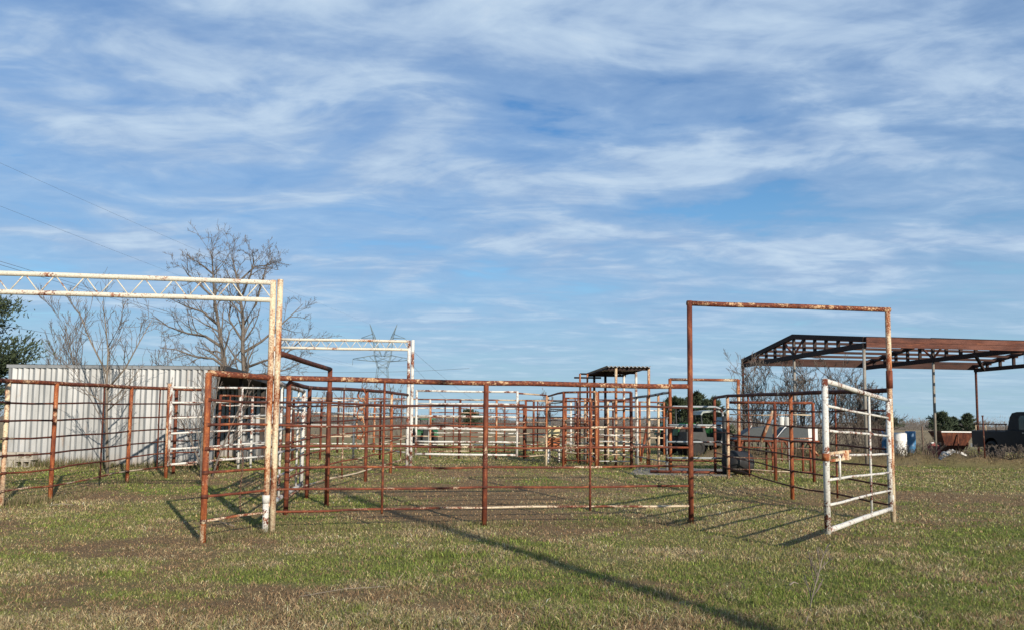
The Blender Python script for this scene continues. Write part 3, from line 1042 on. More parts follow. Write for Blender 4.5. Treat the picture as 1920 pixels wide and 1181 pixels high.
fence('short rust and white panel between the alley and the left panel', [P(1060, 23.6), P(1096, 23.8), P(1122, 24.0)], (0, 1), ['rust_post', 'cream_post'], ['mixed_rail', 'white_worn', 'rust_rail', 'mixed_rail', 'white_worn', 'mixed_rail'],
      'rust_top', H=2.0, rz=[1.75, 1.5, 1.22, .95, .65, .33], pr=.036, tr=.028, rr=.019, n=7, stays=[(0, .5)])

# ---- wing fence and the grey gate right of the alley
wf = [P(1131, 28.0), P(1170, 25.8), P(1195, 23.6), P(1214, 22.4), P(1235, 21.1), P(1256, 19.9)]
fence('pale grey wing fence slanting from the alley to the grey gate', wf, (2, 3, 4), ['white_worn', 'white_worn', 'white_worn', 'rust_post', 'cream_post'], ['grey_pipe', 'mixed_rail', 'grey_pipe', 'grey_pipe'], 'grey_pipe', H=2.05,
      rz=[1.4, 1.0, .62, .25], pr=.034, tr=.036, rr=.017, n=8)
lp = thing('leaning_pole', 'rusty pole leaning against the wing fence by the alley', 'pole', gp(1201, 866))
pl0 = gp(1201, 866)
MB().tube([pl0, pl0 + V3((.22, .1, 1.08))], [.035, .05], 8).build('shaft', 'rust_red_post', lp)
tf = thing('pipe_doorway', 'rust pipe doorway frame around the grey gate', 'gate frame', P(1257, 19.8))
for px_ in (1257, 1386):
    p_ = P(px_, 19.8)
    post(tf, p_, 2.40, .042, 'rust_post', n=8)
MB().tube([P(1257, 19.8) + up * 2.38, P(1386, 19.8) + up * 2.38], .036, 8).build('beam', 'mixed_rail', tf)
# galvanised gate with rounded corners
gg = thing('galvanised_gate', 'grey rounded corner tube gate in the rust doorway frame', 'gate', P(1250, 19.5))
a0, b0 = P(1250, 19.5), P(1356, 19.5)
zt, zb_ = 1.68, .38
pts = [a0 + up * .08, a0 + up * (zt - .18), a0 + V3((.05, 0, zt - .05)), a0 + V3((.18, 0, zt)), b0 + V3((-.18, 0, zt)), b0 + V3((-.05, 0, zt - .05)), b0 + up * (zt - .18), b0 + up * .08]
MB().tube(pts, .027, 8).build('outer_tube', 'grey_pipe', gg)
for z_ in (1.22, .80, .40):
    MB().tube([a0 + up * z_, b0 + up * z_], .024, 7).build('rail', 'grey_pipe', gg)
MB().tube([a0 + up * 1.17, b0 + up * 1.17], .02, 7).build('rail', 'white_worn', gg)
MB().tube([P(1219, 19.4) + up * .06, P(1358, 19.4) + up * .05], .034, 8).build('sill_pipe', 'rust_rail', gg)
MB().tube([P(1252, 19.45) + up * .34, P(1356, 19.45) + up * .33], .024, 8).build('rail', 'rust_rail', gg)
dp = thing('gate_post', 'thick dark grey post at the right of the grey gate', 'post', P(1359, 19.3))
post(dp, P(1359, 19.3), 1.45, .055, 'machine_dark', n=10)
# concrete pad in front of it
pad = MB()
q = [gp(1195, 877), gp(1366, 880), gp(1372, 893), gp(1180, 889)]
q = [v_ + up * .02 for v_ in q]
pad.quad(q[3], q[2], q[1], q[0])
for i in range(4):
    a_, b_ = q[i], q[(i + 1) % 4]
    pad.quad(a_, b_, b_ - up * .1, a_ - up * .1)
tag(pad.build('concrete_pad', 'concrete'), 'grey concrete pad in front of the grey gate', 'pad', kind='structure')


# ================================================================== things standing in and behind the pens
def M_at(p, rz=0.0):
    return Matrix.Translation(p) @ Matrix.Rotation(rz, 4, 'Z')


# rusty chains bundled on the middle fence
cb_ = thing('chain_bundle', 'rusty chain coiled in loops on a middle fence post', 'chain', P(676, 16.4))
cpx = P(676, 16.35)
for i in range(6):
    zz = 1.85 - i * .2
    ring = []
    for j in range(13):
        a_ = 2 * math.pi * j / 12
        ring.append(cpx + V3((math.cos(a_) * .075 + random.uniform(-.012, .012) - i * .006, random.uniform(-.02, .02), zz + math.sin(a_) * .13 + random.uniform(-.015, .015))))
    MB().tube(ring, .016, 6, caps=False).build('loop', 'cream_post' if i % 2 else 'rust_post', cb_)

# cream and orange box on the alley's left
bx = thing('feed_box', 'cream and orange metal box behind the left alley panel', 'box', P(1038, 24.5))
b_ = P(1038, 24.5)
MB().box(b_ + V3((0, 0, .98)), (.36, .4, .34)).build('upper_box', 'tub_cream', bx)
MB().box(b_ + V3((-.01, 0, .62)), (.38, .4, .30)).build('lower_box', 'tub_orange', bx)
for sx in (-1, 1):
    for sy in (-1, 1):
        MB().beam(b_ + V3((sx * .17, sy * .17, -.02)), b_ + V3((sx * .17, sy * .17, .47)), .04, .04).build('leg', 'white_worn', bx)
MB().tube([b_ + V3((.2, -.2, .95)), b_ + V3((.26, -.2, 1.16)), b_ + V3((.3, -.2, .9))], .018, 6).build('handle', 'dark_steel', bx)


def wheel(root, M, c, r, w, tire='tire', rim='tractor_yellow', n=24):
    pr = [(r * .55, -w * .42), (r * .80, -w * .5), (r * .96, -w * .42), (r, -w * .2), (r, w * .2), (r * .96, w * .42), (r * .80, w * .5), (r * .55, w * .42)]
    wo_ = MB().lathe(pr, n, c, 'Y').xf(M).build('wheel', tire, root)
    MB().lathe([(r * .54, -w * .36), (r * .40, -w * .20), (.04, -w * .28), (.04, w * .28), (r * .40, w * .2), (r * .54, w * .36)], n, c, 'Y').xf(M).build('rim', rim, wo_)
    lug = MB()
    for j in range(16):
        a_ = 2 * math.pi * j / 16
        c0 = V3(c) + V3((math.cos(a_) * r, -w * .4, math.sin(a_) * r))
        c1 = V3(c) + V3((math.cos(a_ + .22) * r, 0, math.sin(a_ + .22) * r))
        c2 = V3(c) + V3((math.cos(a_) * r, w * .4, math.sin(a_) * r))
        lug.beam(c0, c1, .05 * r, .05 * r)
        lug.beam(c1, c2, .05 * r, .05 * r)
    lug.xf(M).build('tread', tire, wo_)
    return wo_


def tractor(label, p, rz, s=1.0):
    root = thing('tractor', label, 'tractor', p, 'green tractors behind the pens')
    M = M_at(p, rz) @ Matrix.Scale(s, 4)
    for sy in (-1, 1):
        wheel(root, M, (0, sy * .72, .68), .68, .36)
        wheel(root, M, (1.75, sy * .58, .38), .38, .2)
        MB().prism([(-.72, .9), (-.62, 1.28), (-.3, 1.48), (.3, 1.48), (.55, 1.3), (.5, 1.24), (.25, 1.4), (-.28, 1.4), (-.56, 1.22), (-.66, .9)], sy * .72 - .19, sy * .72 + .19).xf(M).build('fender', 'tractor_green', root)
    MB().prism([(.55, .78), (.55, 1.36), (.75, 1.42), (1.95, 1.30), (2.12, 1.18), (2.12, .78)], -.30, .30).xf(M).build('hood', 'tractor_green', root)
    MB().prism([(2.121, .80), (2.121, 1.15), (2.16, 1.12), (2.16, .82)], -.26, .26).xf(M).build('grille', 'machine_dark', root)
    MB().prism([(-.35, .5), (-.35, .95), (.6, .95), (2.0, .78), (2.0, .5)], -.24, .24).xf(M).build('chassis', 'machine_dark', root)
    MB().prism([(-.42, .95), (-.5, 1.5), (-.4, 1.52), (-.3, 1.06), (.1, 1.06), (.1, .95)], -.24, .24).xf(M).build('seat', 'machine_dark', root)
    for sy in (-1, 1):
        MB().tube([(-.45, sy * .5, .95), (-.5, sy * .5, 2.15)], .04, 8).xf(M).build('roof_post', 'machine_dark', root)
        MB().tube([(.5, sy * .5, 1.2), (.42, sy * .5, 2.15)], .03, 8).xf(M).build('roof_post', 'machine_dark', root)
    MB().prism([(-.75, 2.15), (-.72, 2.26), (.6, 2.26), (.72, 2.15)], -.62, .62).xf(M).build('canopy', 'tractor_green', root)
    MB().tube([(1.1, .16, 1.3), (1.1, .16, 2.25)], .035, 8).xf(M).build('exhaust', 'machine_dark', root)
    ring = [(.42 + .06 * math.cos(a_ * .5236), .19 * math.cos(a_ * .5236), 1.5 + .17 * math.sin(a_ * .5236)) for a_ in range(13)]
    MB().tube(ring, .016, 6, caps=False).xf(M).build('steering_wheel', 'machine_dark', root)
    return root


p_ = P(1272, 32.0)
tractor('green tractor standing beyond the grey gate by the dark cedars', p_, R(24), .88)
tractor('small green tractor seen through the far white gate', P(794, 36.5), R(120), .62)

# grey utility vehicle beside the tractor
uv = thing('utility_vehicle', 'pale grey roofed utility vehicle right of the tractor by the cedars', 'utility vehicle', P(1322, 31.0))
M = M_at(P(1326, 31.0), R(12))
for sx in (-.72, .72):
    for sy in (-1, 1):
        wheel(uv, M, (sx, sy * .55, .33), .33, .24, rim='machine_grey', n=18)
MB().prism([(-1.1, .45), (-1.1, .95), (-.35, .95), (-.30, .62), (.35, .62), (.40, .92), (1.0, .82), (1.12, .6), (1.1, .42)], -.52, .52).xf(M).build('body', 'machine_dark', uv)
MB().prism([(-.55, 1.62), (-.45, 1.76), (.1, 1.82), (.55, 1.74), (.70, 1.58), (.64, 1.56), (.5, 1.68), (.1, 1.75), (-.42, 1.69), (-.5, 1.60)], -.58, .58).xf(M).build('roof', 'machine_grey', uv)
for sy in (-1, 1):
    MB().tube([(-.42, sy * .5, .95), (-.5, sy * .52, 1.62)], .03, 7).xf(M).build('roof_post', 'machine_dark', uv)
    MB().tube([(.5, sy * .5, .9), (.62, sy * .52, 1.58)], .03, 7).xf(M).build('roof_post', 'machine_dark', uv)
MB().quad((.52, -.5, .95), (.52, .5, .95), (.64, .5, 1.55), (.64, -.5, 1.55)).xf(M).build('windshield', 'car_glass', uv)
MB().prism([(-.34, .62), (-.44, 1.2), (-.34, 1.22), (-.22, .76), (.1, .74), (.1, .62)], -.45, .45).xf(M).build('seat', 'machine_dark', uv)
MB().box((.95, .0, .78), (.1, .7, .12)).xf(M).build('bumper', 'machine_grey', uv)

# black rubber tub tipped on its side
tb = thing('rubber_tub', 'black rubber tub tipped on its side by the rust fence', 'tub', P(1394, 19.2))
c = P(1394, 19.2)
Mt = Matrix.Translation(c + V3((0, .1, .28))) @ Matrix.Rotation(R(-52), 4, 'Z') @ Matrix.Rotation(R(80), 4, 'X')
MB().lathe([(.02, .52), (.24, .52), (.27, .40), (.28, .06), (.31, .0), (.32, -.03), (.29, -.03), (.26, .04), (.24, .44), (.02, .46)], 22).xf(Mt).build('shell', 'black_rubber', tb)
ring = [Mt @ V3((math.cos(a_ * .2618) * .315, math.sin(a_ * .2618) * .315, -.02)) for a_ in range(25)]
MB().tube(ring, .02, 7, caps=False).build('rim', 'black_rubber', tb)

# sheet metal hay feeder on splayed rusty legs
fd = thing('hay_feeder', 'grey and white sheet metal hay feeder on splayed rusty legs', 'feeder', P(1450, 20.6))
Mf = M_at(P(1450, 20.6), R(-6))
MB().prism([(-1.05, .86), (-.62, 1.16), (-.12, 1.22), (-.10, .86)], -.42, .42).xf(Mf).build('trough', 'feeder_metal', fd)
MB().prism([(-.06, .86), (.28, 1.20), (.78, 1.22), (.80, .86)], -.44, .40).xf(Mf).build('trough', 'feeder_metal', fd)
MB().box((.93, -.1, 1.03), (.24, .5, .34)).xf(Mf).build('end_box', 'feeder_white', fd)
MB().quad((-.06, -.45, .87), (.10, -.45, .87), (.30, -.30, 1.23), (.26, -.30, 1.23)).xf(Mf).build('flap', 'feeder_white', fd)
MB().tube([(-1.1, -.43, .83), (1.06, -.43, .83)], .03, 7).xf(Mf).build('frame_pipe', 'rust_red_post', fd)
MB().tube([(-1.1, .43, .83), (1.06, .43, .83)], .03, 7).xf(Mf).build('frame_pipe', 'rust_red_post', fd)
for x_, dx in ((-.85, -.16), (-.25, .18), (.2, .20), (.75, .28)):
    MB().tube([(x_, -.42, .84), (x_ + dx, -.46, .46)], .028, 7).xf(Mf).build('brace', 'rust_top', fd)
for x_ in (-.9, -.1, .85):
    for y_ in (-.36, .36):
        MB().tube([(x_, y_, -.05), (x_, y_, .84)], .03, 7).xf(Mf).build('leg', 'rust_red_post', fd)
MB().tube([(-.40, -.44, .8), (-.08, -.44, 1.62)], .045, 7).xf(Mf).build('lift_arm', 'cream_post', fd)
MB().tube([(-.62, -.3, .84), (-.72, -.3, 1.05), (-.6, -.3, 1.24), (-.66, -.3, 1.45)], .016, 6).xf(Mf).build('bent_rod', 'white_worn', fd)
MB().tube([(.3, -.47, -.04), (.3, -.47, .82)], .022, 7).xf(Mf).build('white_stake', 'white_pipe', fd)
# two white salt blocks / tubs seen over the feeder
for px_, lab in ((1466, 'left of the two white tubs seen above the hay feeder'), (1478, 'right of the two white tubs seen above the hay feeder')):
    o_ = thing('white_tub', lab, 'tub', P(px_, 26.5), 'white tubs above the hay feeder')
    pp = P(px_, 26.5)
    MB().lathe([(.05, .88), (.085, .92), (.10, 1.5), (.11, 1.52), (.09, 1.52), (.08, 1.0)], 12, pp).build('shell', 'feeder_white', o_)
    MB().tube([pp, pp + up * .9], .03, 6).build('stake', 'rust_red_post', o_)

# ================================================================== tin shed on the left
sc = gp(395, 877)
sl = V3((at(12, 877, sc.y).x, sc.y, sc.z))
shed = thing('tin_shed', 'grey ribbed tin shed with an open dark side at the left', 'shed', sc)
W = sc.x - sl.x
HS = 2.58
zb0 = sc.z - .03
npan = 6
pw = W / npan


def rib_panel(w, h, lay=.30):
    """ribbed sheet in x-z, ribs towards -y"""
    prof = []
    x = 0.0
    k = 0
    while x < w - 1e-6:
        for dx, dy in ((0, 0), (.022, 0), (.034, -.058), (.054, -.058), (.140, -.012), (.142, 0), (.178, 0), (.186, -.040), (.196, -.040), (.256, -.008), (.258, 0), (.272, 0)):
            if x + dx < w:
                prof.append((x + dx, dy))
        x += lay
    prof.append((w, 0))
    m = MB()
    b = len(m.v)
    for (x, y) in prof:
        m.v += [V3((x, y, 0)), V3((x, y, h))]
    for i in range(len(prof) - 1):
        m.f.append((2 * i, 2 * i + 2, 2 * i + 3, 2 * i + 1))
        m.sm.append(False)
    return m


for i in range(npan):
    rib_panel(pw, HS, pw / 3).xf(Matrix.Translation(V3((sl.x + pw * i, sc.y - .003 * (i % 2), zb0 + random.uniform(-.01, .01))))).build('wall_panel', 'shed_tin', shed)
MB().box((sl.x + W / 2, sc.y - .01, zb0 + HS + .03), (W + .22, .11, .085)).build('eave_trim', 'shed_tin', shed)
MB().box((sl.x - .02, sc.y - .01, zb0 + HS / 2), (.07, .08, HS)).build('corner_trim', 'shed_tin', shed)
MB().box((sc.x + .01, sc.y - .01, zb0 + HS / 2), (.09, .09, HS)).build('corner_trim', 'shed_tin', shed)
DS = 6.0
for i in range(npan):
    rib_panel(pw, HS - .25, pw / 3).xf(Matrix.Translation(V3((sl.x + pw * i, sc.y + DS, zb0)))).build('back_panel', 'shed_tin', shed)
for i in range(6):
    rib_panel(1.0, HS - .1, .33).xf(Matrix.Translation(V3((sl.x, sc.y + i, zb0))) @ Matrix.Rotation(R(90), 4, 'Z')).build('side_panel', 'shed_tin', shed)
# roof deck falling gently to the back, fascia on the open side coloured dark for the overhang's shade
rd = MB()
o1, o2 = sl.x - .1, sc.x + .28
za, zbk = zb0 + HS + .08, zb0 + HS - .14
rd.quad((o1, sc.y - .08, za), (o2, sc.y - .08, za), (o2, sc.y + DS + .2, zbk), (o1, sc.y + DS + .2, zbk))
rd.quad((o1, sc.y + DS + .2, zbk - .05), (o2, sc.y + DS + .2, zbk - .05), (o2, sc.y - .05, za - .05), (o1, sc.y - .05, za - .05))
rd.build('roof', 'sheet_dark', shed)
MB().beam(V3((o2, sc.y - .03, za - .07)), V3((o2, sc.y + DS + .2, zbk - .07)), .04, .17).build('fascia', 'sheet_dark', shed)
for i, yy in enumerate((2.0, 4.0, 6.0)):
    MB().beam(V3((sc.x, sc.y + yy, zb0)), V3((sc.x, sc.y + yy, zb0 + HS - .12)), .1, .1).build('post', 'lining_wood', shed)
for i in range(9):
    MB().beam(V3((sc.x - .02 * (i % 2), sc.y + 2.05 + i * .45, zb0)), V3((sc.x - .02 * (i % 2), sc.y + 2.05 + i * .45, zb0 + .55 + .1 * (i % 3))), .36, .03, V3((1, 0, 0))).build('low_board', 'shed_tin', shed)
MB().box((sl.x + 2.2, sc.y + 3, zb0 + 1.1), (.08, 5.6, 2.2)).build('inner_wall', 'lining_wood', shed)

# concrete blocks at the shed's left foot
nblk = 0
for row, (pxs, zrow) in enumerate((((14, 36), 0.0), ((14, 36), .2))):
    for j, px_ in enumerate(pxs):
        b0_ = V3((at(px_, 870, sc.y - .30).x + (.06 if row else 0), sc.y - .30, gz(-12, sc.y) - .01 + zrow * 1.0))
        lab = ['solid concrete block, bottom left of the pile at the shed foot', 'hollow concrete block, bottom right of the pile at the shed foot', 'solid concrete block, top left of the pile at the shed foot', 'hollow concrete block, top right of the pile at the shed foot'][row * 2 + j]
        e_ = thing('concrete_block', lab, 'block', b0_, 'concrete blocks at the shed foot')
        w_, h_, dpt = .40 if j == 0 else .42, .195, .20
        cx = b0_.x + (0 if j == 0 else .13)
        if j == 0:
            MB().box((cx, b0_.y, b0_.z + h_ / 2), (w_, dpt, h_)).build('body', 'block', e_)
        else:
            m = MB()
            for zz in (.02, h_ - .02):
                m.box((cx, b0_.y, b0_.z + zz), (w_, dpt, .04))
            for xx in (-w_ / 2 + .02, 0, w_ / 2 - .02):
                m.box((cx + xx, b0_.y, b0_.z + h_ / 2), (.04, dpt - .004, h_ - .08))
            m.box((cx, b0_.y + dpt / 2 - .012, b0_.z + h_ / 2), (w_ - .02, .02, h_ - .06))
            m.build('body', 'block', e_)

# ================================================================== open steel barn frame on the right
N1, F1 = V3((11.45, 25.0, 0)), V3((10.25, 34.3, 0))
acr = (F1 - N1)
span = acr.length
acr.normalize()
alg = V3((-acr.y, acr.x, 0))
if alg.x < 0:
    alg = -alg
ZE, ZA = 4.20, 4.80
barn = thing('barn_frame', 'open rust steel barn frame with bare trusses on thin posts', 'barn', N1)


def bp(u, t, z):
    """u along the truss from the near eave, t along the barn"""
    return N1 + acr * u + alg * t + up * z


TS = (0.0, 5.8, 11.3)
for ti, t in enumerate(TS):
    for u_, mt in ((.05, 'grey_post'), (span / 2, 'grey_post'), (span - .05, 'rust_dark_top')):
        top = ZE - .2 if u_ != span / 2 else ZA - .1
        p0 = bp(u_, t, 0)
        MB().tube([V3((p0.x, p0.y, gz(p0.x, p0.y) - .05)), bp(u_, t, top)], .052, 8).build('post', mt, barn)
    tr_ = MB()
    a_, b_, c_ = bp(0, t, ZE), bp(span / 2, t, ZA), bp(span, t, ZE)
    MB().beam(a_, b_, .12, .17).build('top_chord', 'dark_steel', barn)
    MB().beam(b_, c_, .12, .17).build('top_chord', 'dark_steel', barn)
    MB().beam(bp(0, t, ZE - .20), bp(span, t, ZE - .20), .12, .17).build('bottom_chord', 'dark_steel', barn)
    nwb = 12
    for i in range(1, nwb):
        u_ = span * i / nwb
        zt_ = ZE + (ZA - ZE) * (1 - abs(u_ - span / 2) / (span / 2))
        MB().beam(bp(u_, t, ZE - .2), bp(u_, t, zt_), .10, .10).build('web', 'dark_steel', barn)
        if i in (5, 7):
            MB().beam(bp(u_, t, zt_ - .05), bp(u_ + (.78 if i < 6 else -.78), t, ZE - .15), .06, .06).build('web', 'rust_beam', barn)
for i in range(1, 6):
    for sd_ in (0, 1):
        u_ = span / 2 * i / 6
        z_ = ZE + (ZA - ZE) * i / 6 - .06
        u2 = u_ if sd_ == 0 else span - u_
        MB().beam(bp(u2, -.05, z_), bp(u2, 11.5, z_), .06, .10).build('purlin', 'shaded_rust', barn)
MB().beam(bp(span / 2, -.05, ZA - .05), bp(span / 2, 11.5, ZA - .05), .09, .13).build('ridge_beam', 'dark_steel', barn)
for z_ in (ZE - .03, ZE - .195):
    MB().beam(bp(-.09, 0, z_), bp(-.09, 11.5, z_), .05, .158).build('eave_beam', 'rust_beam', barn)
MB().beam(bp(-.065, 0, ZE + .065), bp(-.065, 11.5, ZE + .065), .12, .02).build('eave_cap', 'dark_steel', barn)
MB().beam(bp(span + .06, 0, ZE - .05), bp(span + .06, 11.5, ZE - .05), .05, .26).build('eave_beam', 'shaded_rust', barn)
MB().beam(bp(1.6, 5.2, ZE - .3), bp(2.1, 5.9, ZE - .75), .08, .1).build('hanging_brace', 'dark_steel', barn)


# ================================================================== yard clutter on the right
def barrel(label, p, mat, h=.88, r=.29, group=None, name='barrel'):
    root = thing(name, label, 'barrel', p, group)
    MB().lathe([(r * .93, 0), (r, .03), (r, h * .3), (r * 1.04, h * .33), (r, h * .36), (r, h * .64), (r * 1.04, h * .67), (r, h * .7), (r, h - .04), (r * .95, h)], 20, p).build('shell', mat, root)
    MB().lathe([(r * .96, h), (r * .96, h + .02), (r * .88, h + .02), (r * .86, h + .005)], 20, p).build('lid', mat, root)
    return root


barrel('white speckled barrel standing beside the open white gate', P(1688, 32.5), 'barrel_white', .95, .27, 'barrels beside the barn')
barrel('light blue barrel just left of the white barrel', P(1661, 34.0), 'blue_plastic', .95, .25, 'barrels beside the barn')
barrel('light blue barrel just right of the white barrel', P(1708, 36.0), 'blue_plastic', 1.0, .23, 'barrels beside the barn')
barrel('dark blue barrel furthest left behind the weeds', P(1648, 35.5), 'blue_dark', 1.0, .24, 'barrels beside the barn')

hp = thing('hopper', 'rusty tapered steel hopper open at the top near the pickup', 'hopper', P(1785, 31.5))
c = P(1785, 31.5)
prof_ = [(.30, .20), (.66, 1.02)]
m = MB()
for (r0, z0_), (r1, z1_) in zip(prof_[:-1], prof_[1:]):
    for i in range(4):
        sx = [(-1, -1), (1, -1), (1, 1), (-1, 1)]
        a_, b_ = sx[i], sx[(i + 1) % 4]
        m.quad(c + V3((a_[0] * r0, a_[1] * r0 * .7, z0_)), c + V3((b_[0] * r0, b_[1] * r0 * .7, z0_)), c + V3((b_[0] * r1, b_[1] * r1 * .7, z1_)), c + V3((a_[0] * r1, a_[1] * r1 * .7, z1_)))
        m.quad(c + V3((b_[0] * (r0 - .02), b_[1] * (r0 * .7 - .02), z0_)), c + V3((a_[0] * (r0 - .02), a_[1] * (r0 * .7 - .02), z0_)), c + V3((a_[0] * (r1 - .02), a_[1] * (r1 * .7 - .02), z1_)), c + V3((b_[0] * (r1 - .02), b_[1] * (r1 * .7 - .02), z1_)))
m.build('funnel', 'hopper_rust', hp)
for i in range(4):
    sx = [(-1, -1), (1, -1), (1, 1), (-1, 1)]
    a_, b_ = sx[i], sx[(i + 1) % 4]
    MB().beam(c + V3((a_[0] * .66, a_[1] * .46, 1.04)), c + V3((b_[0] * .66, b_[1] * .46, 1.04)), .05, .05).build('rim', 'feeder_white' if i == 0 else 'hopper_rust', hp)
    MB().beam(c + V3((a_[0] * .36, a_[1] * .26, -.05)), c + V3((a_[0] * .48, a_[1] * .33, .62)), .05, .05).build('leg', 'hopper_rust', hp)
MB().prism([(-.02, .2), (-.02, .95), (.02, .95), (.02, .2)], -.50, -.47).xf(Matrix.Translation(c)).build('seam', 'hopper_rust', hp)

rw = thing('red_weight', 'faded red wedge shaped weight leaning left of the hopper', 'implement', P(1757, 30.5))
MB().prism([(-.26, 0), (-.22, .55), (-.12, .62), (.12, .50), (.22, .18), (.10, 0)], -.14, .14).xf(M_at(P(1753, 30.5), R(8))).build('body', 'red_paint', rw)
MB().tube([P(1748, 30.4) + up * .58, P(1748, 30.4) + up * .64], .08, 10).build('cap', 'feeder_white', rw)


def rock(label, p, sx, sy, sz, mat):
    root = thing('boulder', label, 'boulder', p)
    m = MB()
    nu, nvv = 22, 12
    for j in range(nvv + 1):
        th = math.pi / 2 * j / nvv
        for i in range(nu):
            ph = 2 * math.pi * i / nu
            k_ = 1 + .22 * (float(vnoise(i * .9 + 3, j * .9, .5, 3)) - .5) + .16 * (float(vnoise(i * 2.3, j * 2.1, .6, 8)) - .5)
            if i == 0:
                k0 = k_
            m.v.append(p + V3((sx * math.cos(ph) * math.cos(th) ** .7 * k_, sy * math.sin(ph) * math.cos(th) ** .7 * k_, sz * math.sin(th) * k_ - .04)))
    for j in range(nvv):
        for i in range(nu):
            m.f.append((j * nu + i, j * nu + (i + 1) % nu, (j + 1) * nu + (i + 1) % nu, (j + 1) * nu + i))
            m.sm.append(True)
    m.build('body', mat, root)
    return root


rock('white mottled boulder half sunk in weeds below the hopper', P(1786, 25.2), .50, .40, .44, 'rock_white')

# wire fence posts along the yard edge
for i, (px_, Y_, h_, mt, lab) in enumerate(((1732, 29.5, 1.25, 'wood_pole', 'thin grey wooden fence post between the blue barrel and the hopper'), (1847, 24.0, 1.3, 'rust_dark_top', 'thin steel fence post in front of the pickup bed'),
                                          (1650, 28.0, 1.25, 'dark_steel', 'dark steel fence post seen through the open white gate'))):
    p_ = P(px_, Y_)
    e_ = thing('fence_post', lab, 'post', p_, 'wire fence posts along the yard edge')
    MB().tube([p_ - up * .1, p_ + V3((-.03, 0, h_))], [.038, .030] if i == 0 else [.022, .02], 7).build('shaft', mt, e_)
    MB().box(p_ + V3((-.03, 0, h_ - .02)), (.05, .03, .04)).build('cap', mt, e_)
# dark rail pen beyond the brush
fence('dark low rail fence beyond the bare brush', [P(1570, 33), P(1610, 33), P(1652, 33)], (0, 1, 2), ['dark_steel'], ['dark_steel', 'dark_steel'], 'dark_steel', H=1.35, rz=[.9, .45], pr=.04, tr=.035, rr=.028, n=6)

# ---- dark pickup truck at the right edge
tp = P(1870, 29.5)
TYAW = R(-89)
TM = M_at(P(1866, 29.8) + V3((math.cos(TYAW), math.sin(TYAW), 0)) * .9, TYAW)
tk = thing('pickup_truck', 'dark blue pickup truck parked at the right edge of the yard', 'pickup truck', P(1866, 29.8))
# local x runs from tail (0) to nose (5.3); y = width
for sy in (-1, 1):
    for x_ in (1.15, 4.35):
        wheel(tk, TM, (x_ - .9, sy * .78, .38), .38, .25, rim='chrome', n=20)


def shell(prof, half, name, mat, inset=.07, zc_=None):
    """body panel: profile in x-z pulled in a little at both sides so that edges are not razor sharp"""
    m = MB()
    cx_ = sum(p[0] for p in prof) / len(prof)
    cz_ = sum(p[1] for p in prof) / len(prof)
    rings = []
    for y_, k_ in ((-half, .965), (-half + inset, 1.0), (half - inset, 1.0), (half, .965)):
        rings.append([V3((cx_ + (x - cx_) * (1 - (1 - k_) * .6), y_, cz_ + (z - cz_) * k_)) for x, z in prof])
    n_ = len(prof)
    for r_ in rings:
        m.v += r_
    for q_ in range(3):
        for j in range(n_):
            j2 = (j + 1) % n_
            m.f.append((q_ * n_ + j2, q_ * n_ + j, (q_ + 1) * n_ + j, (q_ + 1) * n_ + j2))
            m.sm.append(False)
    m.f.append(tuple(range(n_)))
    m.f.append(tuple(3 * n_ + j for j in reversed(range(n_))))
    m.sm += [False, False]
    return m.xf(TM).build(name, mat, tk)


ox = -.9


def arch(cx_, r_, z_):
    return [(cx_ + r_ * math.cos(a), z_ + r_ * math.sin(a)) for a in [math.pi * k / 8 for k in range(9)]]


body = [(ox, .55), (ox - .02, 1.12), (ox + 2.0, 1.12), (ox + 2.02, 1.16), (ox + 3.75, 1.14), (ox + 4.9, 1.06), (ox + 5.28, .98), (ox + 5.32, .5)] + arch(4.35 + ox, .46, .42) + [(4.35 + ox - .46, .36), (1.15 + ox + .46, .36)] + arch(1.15 + ox, .46, .42) + [(1.15 + ox - .46, .5)]
shell(body, .90, 'body', 'truck_paint')
shell([(ox + 1.95, 1.13), (ox + 2.12, 1.62), (ox + 2.25, 1.76), (ox + 2.5, 1.80), (ox + 3.2, 1.79), (ox + 3.45, 1.70), (ox + 3.95, 1.13)], .80, 'cab', 'truck_paint', .16)
for sy in (-1, 1):
    MB().prism([(ox + 2.62, 1.17), (ox + 2.62, 1.55), (ox + 2.72, 1.66), (ox + 3.12, 1.66), (ox + 3.36, 1.52), (ox + 3.58, 1.17)], sy * .80 - .012, sy * .80 + .012).xf(TM).build('side_window', 'car_glass', tk)
    MB().tube([(ox + 3.52, sy * .84, 1.2), (ox + 3.5, sy * 1.02, 1.26)], .05, 8).xf(TM).build('mirror', 'truck_paint', tk)
    MB().tube([(ox + .05, sy * .80, 1.36), (ox + 1.95, sy * .80, 1.36)], .022, 7).xf(TM).build('rack_rail', 'rust_dark_top', tk)
    for x_ in (.15, .75, 1.35, 1.9):
        MB().tube([(ox + x_, sy * .80, 1.1), (ox + x_, sy * .80, 1.36)], .02, 6).xf(TM).build('rack_post', 'cream_post', tk)
    MB().box((ox - .01, sy * .80, .95), (.05, .12, .26)).xf(TM).build('tail_lamp', 'red_paint', tk)
MB().prism([(ox + 2.0, 1.2), (ox + 2.13, 1.58), (ox + 2.10, 1.58), (ox + 1.97, 1.2)], -.62, .62).xf(TM).build('rear_window', 'car_glass', tk)
MB().box((ox + .98, 0, 1.135), (1.86, 1.55, .02)).xf(TM).build('bed_floor', 'machine_dark', tk)
MB().box((ox - .08, 0, .56), (.12, 1.7, .14)).xf(TM).build('rear_bumper', 'chrome', tk)
MB().box((ox + 3.0, -.905, 1.06), (.16, .02, .03)).xf(TM).build('door_handle', 'chrome', tk)


